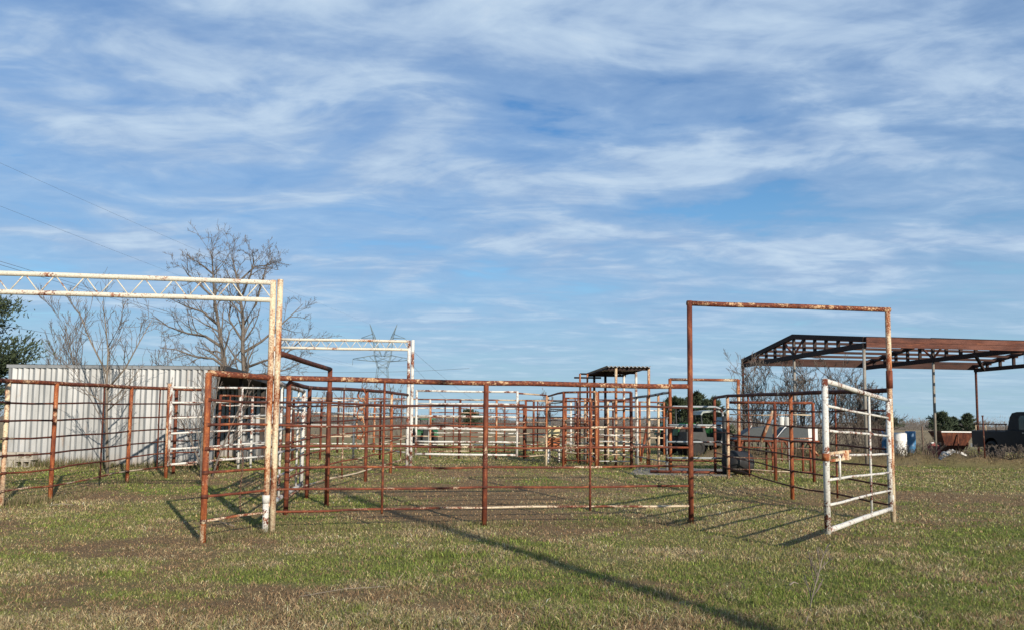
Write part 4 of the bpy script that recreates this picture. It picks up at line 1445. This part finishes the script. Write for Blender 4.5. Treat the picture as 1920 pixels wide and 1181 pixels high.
# ================================================================== plants
def grow(base, h, spread, levels, rng, r0, lean=(0, 0), nmain=7, twist=.5, upk=.55, first=.28, ratio=.62, seg=5, taper=.30, kids=(4, 7)):
    """bare branching tree: list of (points, radii, level)"""
    out = []

    def branch(p, d, L, r, lev):
        pts, rad = [p.copy()], [r]
        q = p.copy()
        dd = d.normalized()
        ns = seg if lev < 2 else 4
        for i in range(ns):
            j = V3((rng.gauss(0, 1), rng.gauss(0, 1), rng.gauss(0, .6))) * (.10 if lev == 0 else .20) * twist
            dd = (dd + j + up * (.05 if lev == 0 else .10 * upk)).normalized()
            q = q + dd * (L / ns)
            pts.append(q.copy())
            rad.append(max(.0035, r * (1 - (1 - taper) * (i + 1) / ns)))
        out.append((pts, rad, lev))
        if lev >= levels:
            return
        nk = nmain if lev == 0 else rng.randint(*kids)
        for i in range(nk):
            t = first + (1 - first) * (i + rng.random() * .8) / nk if lev == 0 else .25 + .75 * (i + rng.random()) / nk
            t = min(t, .995)
            f = t * ns
            i0 = min(int(f), ns - 1)
            bp_ = pts[i0].lerp(pts[i0 + 1], f - i0)
            br = rad[i0] * (1 - (f - i0)) + rad[i0 + 1] * (f - i0)
            ax = (pts[i0 + 1] - pts[i0]).normalized()
            an = rng.uniform(0, 6.283)
            perp = ax.orthogonal().normalized()
            perp = perp * math.cos(an) + ax.cross(perp) * math.sin(an)
            ang_ = rng.uniform(.55, 1.05) * spread
            nd = ax * math.cos(ang_) + perp * math.sin(ang_)
            nd = nd + up * upk * .35
            branch(bp_, nd, L * ratio * (1.05 - .45 * t) * rng.uniform(.75, 1.15) * (1.0 if lev else .95), br * rng.uniform(.5, .68), lev + 1)

    branch(V3(base), V3((lean[0], lean[1], 1)), h, r0, 0)
    return out


def bare_tree(name, label, base, stems, mats=('bark', 'twig'), group=None, cat='tree', thick=.018, minr=None):
    root = thing(name, label, cat, base, group)
    a, c = MB(), MB()
    for st in stems:
        for pts, rad, lev in st:
            if minr:
                rad = [max(r_, minr) for r_ in rad]
            (a if rad[0] > thick else c).tube(pts, rad, 7 if lev == 0 else (5 if lev == 1 else 3), caps=lev == 0)
    a.build('trunk', mats[0], root)
    c.build('crown', mats[1], root)
    return root


def limb_tree(limbs, rng, kids=9, ratio=.42, levels=3, upk=.25, minr=.0052):
    """bare tree from main limbs given as (points, radius at start, radius at end): side branches grow from each"""
    out = []

    def side(p, d, L, r, lev):
        ns = 4
        pts, rad = [p.copy()], [r]
        q = p.copy()
        dd = d.normalized()
        for i in range(ns):
            dd = (dd + V3((rng.gauss(0, 1), rng.gauss(0, 1), rng.gauss(0, 1))) * .20 + up * .11 * upk).normalized()
            q = q + dd * (L / ns)
            pts.append(q.copy())
            rad.append(max(minr, r * (1 - .72 * (i + 1) / ns)))
        out.append((pts, rad, lev))
        if lev < levels:
            spawn(pts, rad, L, lev, rng.randint(4, 6))

    def spawn(pts, rad, L, lev, nk):
        ns = len(pts) - 1
        for i in range(nk):
            t = min(.99, .18 + .82 * (i + rng.random()) / nk)
            f = t * ns
            i0 = min(int(f), ns - 1)
            p = pts[i0].lerp(pts[i0 + 1], f - i0)
            r = rad[i0] * (1 - f + i0) + rad[i0 + 1] * (f - i0)
            ax = (pts[i0 + 1] - pts[i0]).normalized()
            perp = ax.orthogonal().normalized()
            an = rng.uniform(0, 6.283)
            perp = perp * math.cos(an) + ax.cross(perp) * math.sin(an)
            g_ = rng.uniform(.5, 1.15)
            nd = ax * math.cos(g_) + perp * math.sin(g_) + up * upk
            side(p, nd, L * ratio * rng.uniform(.6, 1.25) * (1.1 - .35 * t), max(minr, r * rng.uniform(.45, .62)), lev + 1)

    for pts, r0, r1 in limbs:
        n_ = len(pts) - 1
        rad = [r0 + (r1 - r0) * i / n_ for i in range(n_ + 1)]
        L = sum((pts[i + 1] - pts[i]).length for i in range(n_))
        out.append((pts, rad, 0))
        spawn(pts, rad, min(L, 3.6), 0, int(kids * max(1, L / 3.0)))
    return out


rg = random.Random(5)
TD = 31.0
tb_ = P(430, TD)


def limb(pix, depth=0.0):
    """a limb through places seen at these pixels, swinging out of the trunk's plane by depth"""
    n_ = len(pix) - 1
    return [at(px, py, TD + depth * i / n_) for i, (px, py) in enumerate(pix)]


t1 = [P(424, TD)] + limb([(424, 760), (425, 700), (417, 655), (410, 610), (402, 560), (400, 520), (398, 490), (395, 470)])
t2 = [P(457, TD)] + limb([(457, 760), (458, 700), (455, 650), (456, 600), (450, 555), (444, 520), (438, 495), (433, 478)])
LIMBS = [(t1, .12, .012), (t2, .12, .012),
         (limb([(424, 690), (400, 672), (365, 668), (330, 655), (300, 652)], -1.2), .06, .012), (limb([(416, 650), (385, 630), (352, 625), (315, 612), (288, 592)], 1.0), .065, .012),
         (limb([(410, 610), (380, 585), (350, 575), (318, 560)], -.8), .055, .010), (limb([(402, 560), (375, 535), (352, 515), (340, 495)], .8), .05, .010),
         (limb([(400, 515), (382, 500), (368, 490), (350, 484)], -.5), .04, .010), (limb([(456, 610), (480, 570), (492, 525), (500, 498), (512, 485)], .8), .06, .010),
         (limb([(452, 560), (470, 515), (476, 490), (472, 470)], -.8), .05, .010), (limb([(457, 660), (490, 640), (520, 615), (548, 590), (568, 570)], 1.2), .06, .010),
         (limb([(458, 690), (495, 676), (530, 668), (562, 640), (585, 628)], -1.0), .055, .010), (limb([(455, 640), (430, 600), (432, 560), (420, 520)], 1.2), .05, .010), (limb([(458, 705), (500, 700), (540, 692), (570, 676)], .6), .045, .010),
         (limb([(424, 700), (392, 700), (350, 690), (310, 690)], .9), .045, .010), (limb([(446, 530), (478, 500), (500, 498), (522, 490)], .9), .04, .010)]
bare_tree('bare_tree', 'tall bare two stemmed tree behind the tin shed', tb_, [limb_tree(LIMBS, rg)], minr=.0052, thick=.02)
rg = random.Random(9)
b2 = P(203, 17.75)
bare_tree('bare_tree', 'slender bare tree standing against the tin shed wall', b2, [limb_tree([([b2, at(200, 800, 17.75), at(200, 720, 17.75), at(203, 660, 17.75), at(198, 610, 17.75), at(192, 565, 17.75)], .036, .006), ([at(201, 730, 17.75), at(235, 690, 17.5), at(262, 640, 17.4), at(285, 600, 17.4)], .022, .006), ([at(200, 700, 17.75), at(170, 640, 17.9), at(150, 590, 17.9), at(128, 560, 17.9)], .022, .006), ([at(201, 770, 17.75), at(228, 745, 17.6), at(250, 705, 17.5)], .016, .005), ([at(200, 760, 17.75), at(165, 735, 17.7), at(135, 690, 17.6)], .016, .005), ([at(203, 650, 17.75), at(225, 610, 17.7), at(232, 570, 17.7)], .014, .005)], rg, 11, .36, 2, .45, .0034)], ('pale_twig', 'twig'), minr=.0042, thick=.014)
b3 = P(388, 17.4)
bare_tree('bare_tree', 'many stemmed bare bush at the corner of the tin shed', b3, [grow(b3 + V3((rg.uniform(-.15, .15), rg.uniform(-.1, .1), 0)), rg.uniform(1.9, 2.9), .7, 3, rg, .026, (rg.uniform(-.5, .35), 0), 6, .8, .8, .2, .5, 5, .2, (3, 5)) for _ in range(5)], ('bark', 'twig'), minr=.004, thick=.016)
for i, (px_, Y_, h_, lab) in enumerate(((105, 34, 4.9, 'small bare tree behind the left end of the tin shed'), (150, 30, 5.2, 'thin bare tree behind the shed, left of the tall one'), (290, 36, 4.4, 'low bare tree behind the middle of the tin shed'))):
    rg = random.Random(30 + i)
    bb = P(px_, Y_)
    bare_tree('bare_tree', lab, bb, [grow(bb + V3((q_ * .3, 0, 0)), h_ * rg.uniform(.85, 1), .75, 3, rg, .06, (rg.uniform(-.15, .15), 0), 10, .7, .9, .25, .48, 6, .12, (4, 6)) for q_ in range(2)], ('bark', 'twig'), minr=.006)
# bare brush in front of the barn
for i, (px_, Y_, h_, lab) in enumerate(((1430, 30, 3.1, 'bare brush at the left post of the barn frame'), (1500, 31, 3.5, 'bare brush under the middle of the barn truss'), (1575, 30, 3.1, 'bare brush behind the open white gate'), (1625, 31, 2.3, 'bare brush at the near corner post of the barn frame'))):
    rg = random.Random(60 + i)
    bb = P(px_, Y_)
    bare_tree('bare_bush', lab, bb, [grow(bb + V3((rg.uniform(-.6, .6), rg.uniform(-.4, .4), 0)), h_ * rg.uniform(.7, 1.05), .8, 3, rg, .035, (rg.uniform(-.5, .5), rg.uniform(-.2, .2)), 9, .9, .6, .12, .55, 5, .2, (4, 6)) for _ in range(8)], ('bark', 'twig'), cat='bush', minr=.006)
for i, (px_, Y_, h_, w_, lab) in enumerate(((1600, 28.5, 1.0, 1.1, 'low dead brush seen between the bars of the open white gate'), (1640, 28.8, .9, .9, 'low dead brush left of the white barrel'), (1712, 28.6, .75, .8, 'low dead brush in front of the right blue barrel'),
                                               (1828, 25.6, .6, .7, 'low dead brush under the pickup tailgate'), (1872, 24.6, .5, .8, 'low dead brush in front of the pickup wheel'), (1908, 24.0, .45, .7, 'low dead brush at the right edge below the pickup cab'), (1560, 29.5, 1.3, 1.2, 'low dead brush behind the short rust fence'))):
    rg = random.Random(140 + i)
    bb = P(px_, Y_)
    bare_tree('dead_brush', lab, bb, [grow(bb + V3((rg.uniform(-w_, w_) * .7, rg.uniform(-.4, .4), 0)), h_ * rg.uniform(.5, 1.05), .95, 2, rg, .016, (rg.uniform(-.7, .7), rg.uniform(-.4, .4)), 7, 1.1, .5, .08, .6, 5, .25, (4, 6)) for _ in range(9)], ('twig', 'twig'), cat='bush', minr=.006, thick=.014)
# bare shrubs beyond the far fence
for i, (px_, Y_, h_, lab) in enumerate(((590, 62, 3.6, 'far bare shrub left of the pylon'), (650, 66, 4.4, 'far bare shrub under the left arm of the pylon'), (705, 60, 4.6, 'far bare shrub in front of the pylon'), (745, 70, 3.9, 'far bare shrub right of the pylon'), (1015, 75, 3.6, 'far bare shrub left of the covered alley'), (930, 95, 3.4, 'far bare shrub behind the middle post of the front fence'))):
    rg = random.Random(80 + i)
    bb = P(px_, Y_)
    bare_tree('bare_shrub', lab, bb, [grow(bb + V3((rg.uniform(-1.2, 1.2), 0, 0)), h_ * rg.uniform(.6, 1.0), .8, 3, rg, .05, (rg.uniform(-.4, .4), 0), 7, .8, .8, .2, .5, 5, .2, (3, 5)) for _ in range(4)], ('bark', 'twig'), cat='shrub', minr=.011)


def cedar(name, label, base, h, rad, nbr, seed, mat='cedar_leaf', group=None, leaf=.07, per=46, low=.08):
    """evergreen: trunk and sprays of small leaf faces set along rising branches"""
    rng = np.random.default_rng(seed)
    root = thing(name, label, 'tree', base, group)
    MB().tube([base - up * .1, base + V3((.03, 0, h * .5)), base + up * h * .97], [h * .025, h * .015, .01], 7).build('trunk', 'bark', root)
    Vs, Fs = [], []
    vb = 0
    for b in range(nbr):
        t = low + (1 - low) * rng.random() ** .85
        L = rad * (1 - t) ** .75 * rng.uniform(.55, 1.15) + .12 * rad
        a = rng.random() * 6.283
        p0 = np.array([base.x, base.y, base.z + h * t * .96])
        out = np.array([math.cos(a), math.sin(a), 0])
        rise = rng.uniform(.1, .75)
        k = per
        s = rng.random(k) ** .7
        c = p0 + out * (L * s)[:, None] + np.array([0, 0, 1.0]) * (L * rise * s ** 1.4)[:, None]
        c = c + rng.normal(0, 1, (k, 3)) * np.array([1, 1, .6]) * (.05 * L + .025 * rad) * (0.45 + s)[:, None]
        d = out[None] * .8 + np.array([0, 0, rise + .3])[None] + rng.normal(0, .6, (k, 3))
        d /= np.linalg.norm(d, axis=1)[:, None]
        w = np.cross(d, rng.normal(0, 1, (k, 3)))
        w /= np.linalg.norm(w, axis=1)[:, None]
        ls = leaf * rng.uniform(.7, 1.6, k)[:, None]
        V = np.stack([c - w * ls * .35, c + w * ls * .35, c + d * ls * 2.0], 1).reshape(-1, 3)
        Vs.append(V)
        Fs.append(np.arange(k * 3).reshape(-1, 3) + vb)
        vb += k * 3
    V = np.concatenate(Vs) - np.array(base)[None]
    T = np.concatenate(Fs)
    me = bpy.data.meshes.new('crown')
    me.vertices.add(len(V))
    me.vertices.foreach_set('co', V.astype(np.float32).ravel())
    me.loops.add(T.size)
    me.loops.foreach_set('vertex_index', T.astype(np.int32).ravel())
    me.polygons.add(len(T))
    me.polygons.foreach_set('loop_start', np.arange(0, T.size, 3, dtype=np.int32))
    me.update()
    me.materials.append(MATS[mat])
    o = bpy.data.objects.new('crown', me)
    COL.objects.link(o)
    o.parent = root
    return root


cedar('cedar_tree', 'dark cedar tree at the left edge behind the tin shed', P(-100, 25.0), 5.5, 3.1, 88, 3, leaf=.06, per=560, low=.16)
cedar('cedar_tree', 'dark cedar behind the green tractor, left of the rust gatepost', P(1268, 44), 2.75, 1.35, 75, 4, leaf=.075, per=150)
cedar('cedar_tree', 'dark cedar right behind the tall rust gatepost', P(1305, 45), 3.1, 1.3, 75, 5, leaf=.075, per=150)
cedar('cedar_tree', 'dark cedar above the grey utility vehicle', P(1335, 43), 2.75, 1.1, 75, 6, leaf=.075, per=150)
for i, (px_, Y_, h_, r_, lab) in enumerate(((1662, 150, 2.9, 3.2, 'distant round cedar right of the open white gate'), (1766, 150, 3.9, 2.6, 'distant cedar right of the middle barn post'), (1790, 155, 2.9, 1.3, 'distant small cedar between two larger ones'), (1816, 150, 3.5, 1.8, 'distant cedar left of the pickup'),
                                           (880, 170, 3.8, 3.0, 'distant cedar left of the middle post of the front fence'))):
    cedar('cedar_tree', lab, P(px_, Y_), h_, r_, 60, 20 + i, 'cedar_far', 'distant cedars at the field edge', leaf=.22, per=70, low=.02)


# distant winter woods along the horizon: nobody could count the trees
def woods(name, Y0, Y1, n, hmin, hmax, mat, seed, label, x0=-900, x1=900):
    rng = np.random.default_rng(seed)
    x = rng.uniform(x0, x1, n)
    y = rng.uniform(Y0, Y1, n)
    env = hmin + (hmax - hmin) * np.clip(fbm(x, x * 0 + 3.0, .022, seed, 4) * 2.0 - .55, 0, 1)
    t = rng.random(n)
    z0 = env * t * .85
    H = env * rng.uniform(.12, .35, n)
    ang = rng.normal(0, .9, n)
    w = rng.uniform(.06, .17, n)
    base = np.stack([x, y, z0 + .1], 1)
    tip = base + np.stack([np.sin(ang) * H, rng.normal(0, .3, n) * H, np.cos(ang) * H], 1)
    sd_ = np.stack([w, np.zeros(n), np.zeros(n)], 1)
    V = np.stack([base - sd_, base + sd_, tip], 1).reshape(-1, 3)
    T = np.arange(n * 3).reshape(-1, 3)
    me = bpy.data.meshes.new(name)
    me.vertices.add(len(V))
    me.vertices.foreach_set('co', V.astype(np.float32).ravel())
    me.loops.add(T.size)
    me.loops.foreach_set('vertex_index', T.astype(np.int32).ravel())
    me.polygons.add(len(T))
    me.polygons.foreach_set('loop_start', np.arange(0, T.size, 3, dtype=np.int32))
    me.update()
    me.materials.append(MATS[mat])
    o = bpy.data.objects.new(name, me)
    COL.objects.link(o)
    tag(o, label, 'woods', kind='stuff')


simple('woods_grey', (0.095, 0.084, 0.076), 0.95, var=0.35, scale=0.06)  # lightened: distance haze mixed into the colour
simple('woods_far', (0.17, 0.175, 0.19), 0.95, var=0.2, scale=0.03)  # pale blue grey is distance haze put into the colour
woods('bare_woods', 230, 300, 120000, 0.9, 5.2, 'woods_grey', 3, 'grey brown line of bare winter woods at the far field edge', -420, 420)
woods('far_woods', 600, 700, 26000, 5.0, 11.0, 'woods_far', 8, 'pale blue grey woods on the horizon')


# weeds and dead brush along the yard edge
def weeds(name, label, pts_fn, n, hlo, hhi, wid, cols, seed, bendv=.5):
    rng = np.random.default_rng(seed)
    x, y = pts_fn(rng, n)
    z = tz(x, y) - .01
    hgt = rng.uniform(hlo, hhi, n) * (.45 + .9 * vnoise(x, y, 1.1, seed))
    c = np.array(cols)[rng.integers(0, len(cols), n)] * rng.uniform(.6, 1.25, n)[:, None]
    blade_mesh(name, np.stack([x, y, z], 1), hgt, np.full(n, wid) * rng.uniform(.6, 1.4, n), rng.random(n) * 6.283, rng.random(n) * 6.283, rng.random(n) * bendv, c, label, 'weeds')


def along_ridge(w, off):
    def fn(rng, n):
        seg = rng.integers(0, len(RIDGE) - 1, n)
        t = rng.random(n)
        A = np.array(RIDGE)
        p = A[seg] * (1 - t)[:, None] + A[seg + 1] * t[:, None]
        return p[:, 0] + rng.normal(0, w, n) + off * .55, p[:, 1] + rng.normal(0, w, n) + off
    return fn


weeds('dead_weeds', 'tangled dead weeds along the yard edge by the barn', along_ridge(.7, .8), 13000, .06, .42, .014, [(.16, .12, .075), (.11, .08, .055), (.20, .16, .10), (.085, .075, .04)], 5, .8)
weeds('shed_weeds', 'thin green and straw weeds at the foot of the tin shed', lambda r_, n: (r_.uniform(sl.x, sc.x, n), sc.y - .10 - np.abs(r_.normal(0, .18, n))), 2600, .05, .34, .012, [(.11, .12, .04), (.2, .16, .09)], 6, .7)


def scatter_line(pts, w):
    A = np.array([(p.x, p.y) for p in pts])

    def fn(rng, n):
        seg = rng.integers(0, len(A) - 1, n)
        t = rng.random(n)
        p = A[seg] * (1 - t)[:, None] + A[seg + 1] * t[:, None]
        return p[:, 0] + rng.normal(0, w, n), p[:, 1] + rng.normal(0, w, n)
    return fn


weeds('fence_weeds', 'straw coloured grass grown up around the fence posts', scatter_line([pA, pB, pD, pE], .10), 2600, .03, .13, .007, [(.24, .19, .11), (.13, .13, .05)], 7, .9)
weeds('fence_weeds', 'dry grass standing along the left fence', scatter_line(lf[1:], .16), 3400, .04, .2, .010, [(.24, .19, .11), (.13, .13, .05)], 8, .9)
weeds('pickup_weeds', 'tall pale weeds in front of the pickup', lambda r_, n: (r_.uniform(15.5, 21, n), r_.uniform(23.6, 25.4, n)), 1300, .2, .62, .014, [(.24, .21, .14), (.17, .16, .09), (.30, .25, .17)], 9, .7)

# thin dead weed near the camera
rg = random.Random(14)
wb = gp(1508, 1178)
bare_tree('dead_weed', 'thin dead branching weed in the near grass at the right', wb, [grow(wb, .50, .75, 2, rg, .0045, (.42, .25), 8, .4, .5, .35, .45, 6, .25, (3, 4))], ('pale_twig', 'twig'), cat='weed', thick=.003)
# sticks and litter in the grass
for i, (px_, py_, L_, a_, mt, lab) in enumerate(((440, 990, .55, 2.6, 'twig', 'forked dark stick at the foot of the doubled white posts'), (1480, 1103, .10, .4, 'pale_twig', 'small pale stick lying in the near grass'), (560, 1125, .7, .35, 'pale_twig', 'long pale straw stalk lying in the near grass'), (92, 951, .35, .1, 'pale_twig', 'pale stick lying in front of the left fence'))):
    p_ = gp(px_, py_) + up * .03
    e_ = thing('stick', lab, 'stick', p_)
    d_ = V3((math.cos(a_), math.sin(a_), .05))
    MB().tube([p_, p_ + d_ * L_ * .5 + up * .02, p_ + d_ * L_], [.008, .006, .004] if L_ != .7 else [.003, .0025, .002], 6).build('shaft', mt, e_)
    MB().tube([p_ + d_ * L_ * .5 + up * .02, p_ + d_ * L_ * .7 + V3((-.05, .06, .06)) * L_], [.004, .002] if L_ != .7 else [.002, .0015], 5).build('fork', mt, e_)

# ================================================================== power lines
D = 330.0
T0 = at(715, 790, D)
T0.z = 0.15
pyl = thing('pylon', 'steel lattice power pylon with two horns beyond the pens', 'pylon', T0)
r_ = .11


def T(x, y, z):
    return T0 + V3((x, y, z))


def member(name, pairs, rr=.10, mat='tower_steel'):
    for a_, b_ in pairs:
        MB().tube([a_, b_], rr, 4).build(name, mat, pyl)


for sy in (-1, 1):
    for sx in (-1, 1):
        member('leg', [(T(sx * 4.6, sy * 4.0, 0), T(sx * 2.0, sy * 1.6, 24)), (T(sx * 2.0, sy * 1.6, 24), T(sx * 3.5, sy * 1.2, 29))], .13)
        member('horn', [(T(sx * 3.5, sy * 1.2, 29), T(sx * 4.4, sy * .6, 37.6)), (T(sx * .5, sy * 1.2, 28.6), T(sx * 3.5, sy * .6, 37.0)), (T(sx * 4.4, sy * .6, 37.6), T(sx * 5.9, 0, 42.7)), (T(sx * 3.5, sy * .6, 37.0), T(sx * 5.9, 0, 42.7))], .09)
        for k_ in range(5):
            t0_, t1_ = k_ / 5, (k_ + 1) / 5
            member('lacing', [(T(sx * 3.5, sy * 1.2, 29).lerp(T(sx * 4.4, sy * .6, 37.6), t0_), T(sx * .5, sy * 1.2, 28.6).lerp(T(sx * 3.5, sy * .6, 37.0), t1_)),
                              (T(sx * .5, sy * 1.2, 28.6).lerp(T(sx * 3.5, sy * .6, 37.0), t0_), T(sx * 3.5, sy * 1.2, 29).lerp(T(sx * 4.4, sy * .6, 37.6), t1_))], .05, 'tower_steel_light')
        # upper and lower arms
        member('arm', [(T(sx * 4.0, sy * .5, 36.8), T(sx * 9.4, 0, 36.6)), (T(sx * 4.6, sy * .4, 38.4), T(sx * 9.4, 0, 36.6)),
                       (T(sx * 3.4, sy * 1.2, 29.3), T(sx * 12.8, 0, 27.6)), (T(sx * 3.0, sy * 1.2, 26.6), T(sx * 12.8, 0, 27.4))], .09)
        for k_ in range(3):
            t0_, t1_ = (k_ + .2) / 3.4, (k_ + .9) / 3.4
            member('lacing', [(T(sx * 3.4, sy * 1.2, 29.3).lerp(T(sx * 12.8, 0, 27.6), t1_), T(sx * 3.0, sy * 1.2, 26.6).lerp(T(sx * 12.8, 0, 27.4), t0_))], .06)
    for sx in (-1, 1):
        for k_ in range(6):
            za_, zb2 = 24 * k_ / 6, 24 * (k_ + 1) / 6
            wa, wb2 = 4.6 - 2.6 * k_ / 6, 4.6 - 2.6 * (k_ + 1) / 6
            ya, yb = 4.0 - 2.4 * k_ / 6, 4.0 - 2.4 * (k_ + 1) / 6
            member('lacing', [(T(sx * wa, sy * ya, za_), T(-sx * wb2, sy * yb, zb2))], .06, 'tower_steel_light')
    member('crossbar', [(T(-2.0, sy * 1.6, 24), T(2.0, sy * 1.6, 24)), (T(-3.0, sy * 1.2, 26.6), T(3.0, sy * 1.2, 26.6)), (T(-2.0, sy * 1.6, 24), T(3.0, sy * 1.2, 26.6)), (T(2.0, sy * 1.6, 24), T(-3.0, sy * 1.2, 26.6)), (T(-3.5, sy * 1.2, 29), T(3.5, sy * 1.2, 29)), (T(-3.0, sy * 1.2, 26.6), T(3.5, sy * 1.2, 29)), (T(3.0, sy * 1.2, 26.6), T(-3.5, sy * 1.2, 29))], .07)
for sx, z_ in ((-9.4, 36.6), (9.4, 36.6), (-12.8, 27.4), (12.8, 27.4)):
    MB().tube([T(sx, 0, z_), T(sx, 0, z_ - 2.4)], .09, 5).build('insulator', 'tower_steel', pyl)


def cable(label, a, b, sag, rr=.022, n=40):
    a, b = V3(a), V3(b)
    pts = [a.lerp(b, i / n) - up * sag * 4 * (i / n) * (1 - i / n) for i in range(n + 1)]
    o = MB().tube(pts, rr, 4).build('power_cable', 'wire')
    tag(o, label, 'cable', 'power cables')


cable('highest power cable running from the left edge to the pylon horn', T(-5.9, 0, 42.7), at(-260, 190, 55), 0.5, .011)
cable('power cable running from the left edge to the upper pylon arm', T(-9.4, 0, 34.3), at(-260, 285, 55), 0.5, .011)
cable('upper of the paired cables above the white lattice gateway', T(-12.8, 0, 25.2), at(-200, 430, 48), 0.4, .016)
cable('lower of the paired cables above the white lattice gateway', T(-12.8, 0, 24.2), at(-200, 437, 48), 0.4, .016)
cable('low cable crossing behind the cedar at the left edge', at(560, 690, 200), at(-200, 575, 60), 0.6, .018)
cable('upper cable falling away to the right of the pylon', T(9.4, 0, 34.3), at(905, 760, 520), 1.5, .06)
cable('lower cable falling away to the right of the pylon', T(12.8, 0, 25.2), at(860, 765, 520), 1.5, .06)
cable('level cable passing in front of the pylon waist', at(480, 694, 210), at(880, 690, 210), 0.8, .035)

# utility pole behind the viewer's right; its shadow crosses the yard
tip = gp(622, 917)
hp_ = 10.0
ub = tip + V3((SUN_H.x, SUN_H.y, 0)) * (hp_ / math.tan(SUN_EL))
ub.z = 0
pole = thing('utility_pole', 'wooden utility pole standing behind the viewer on the right', 'pole', ub)
MB().tube([ub - up * .3, ub + up * hp_ * .5, ub + up * hp_], [.125, .11, .095], 12).build('shaft', 'wood_pole', pole)
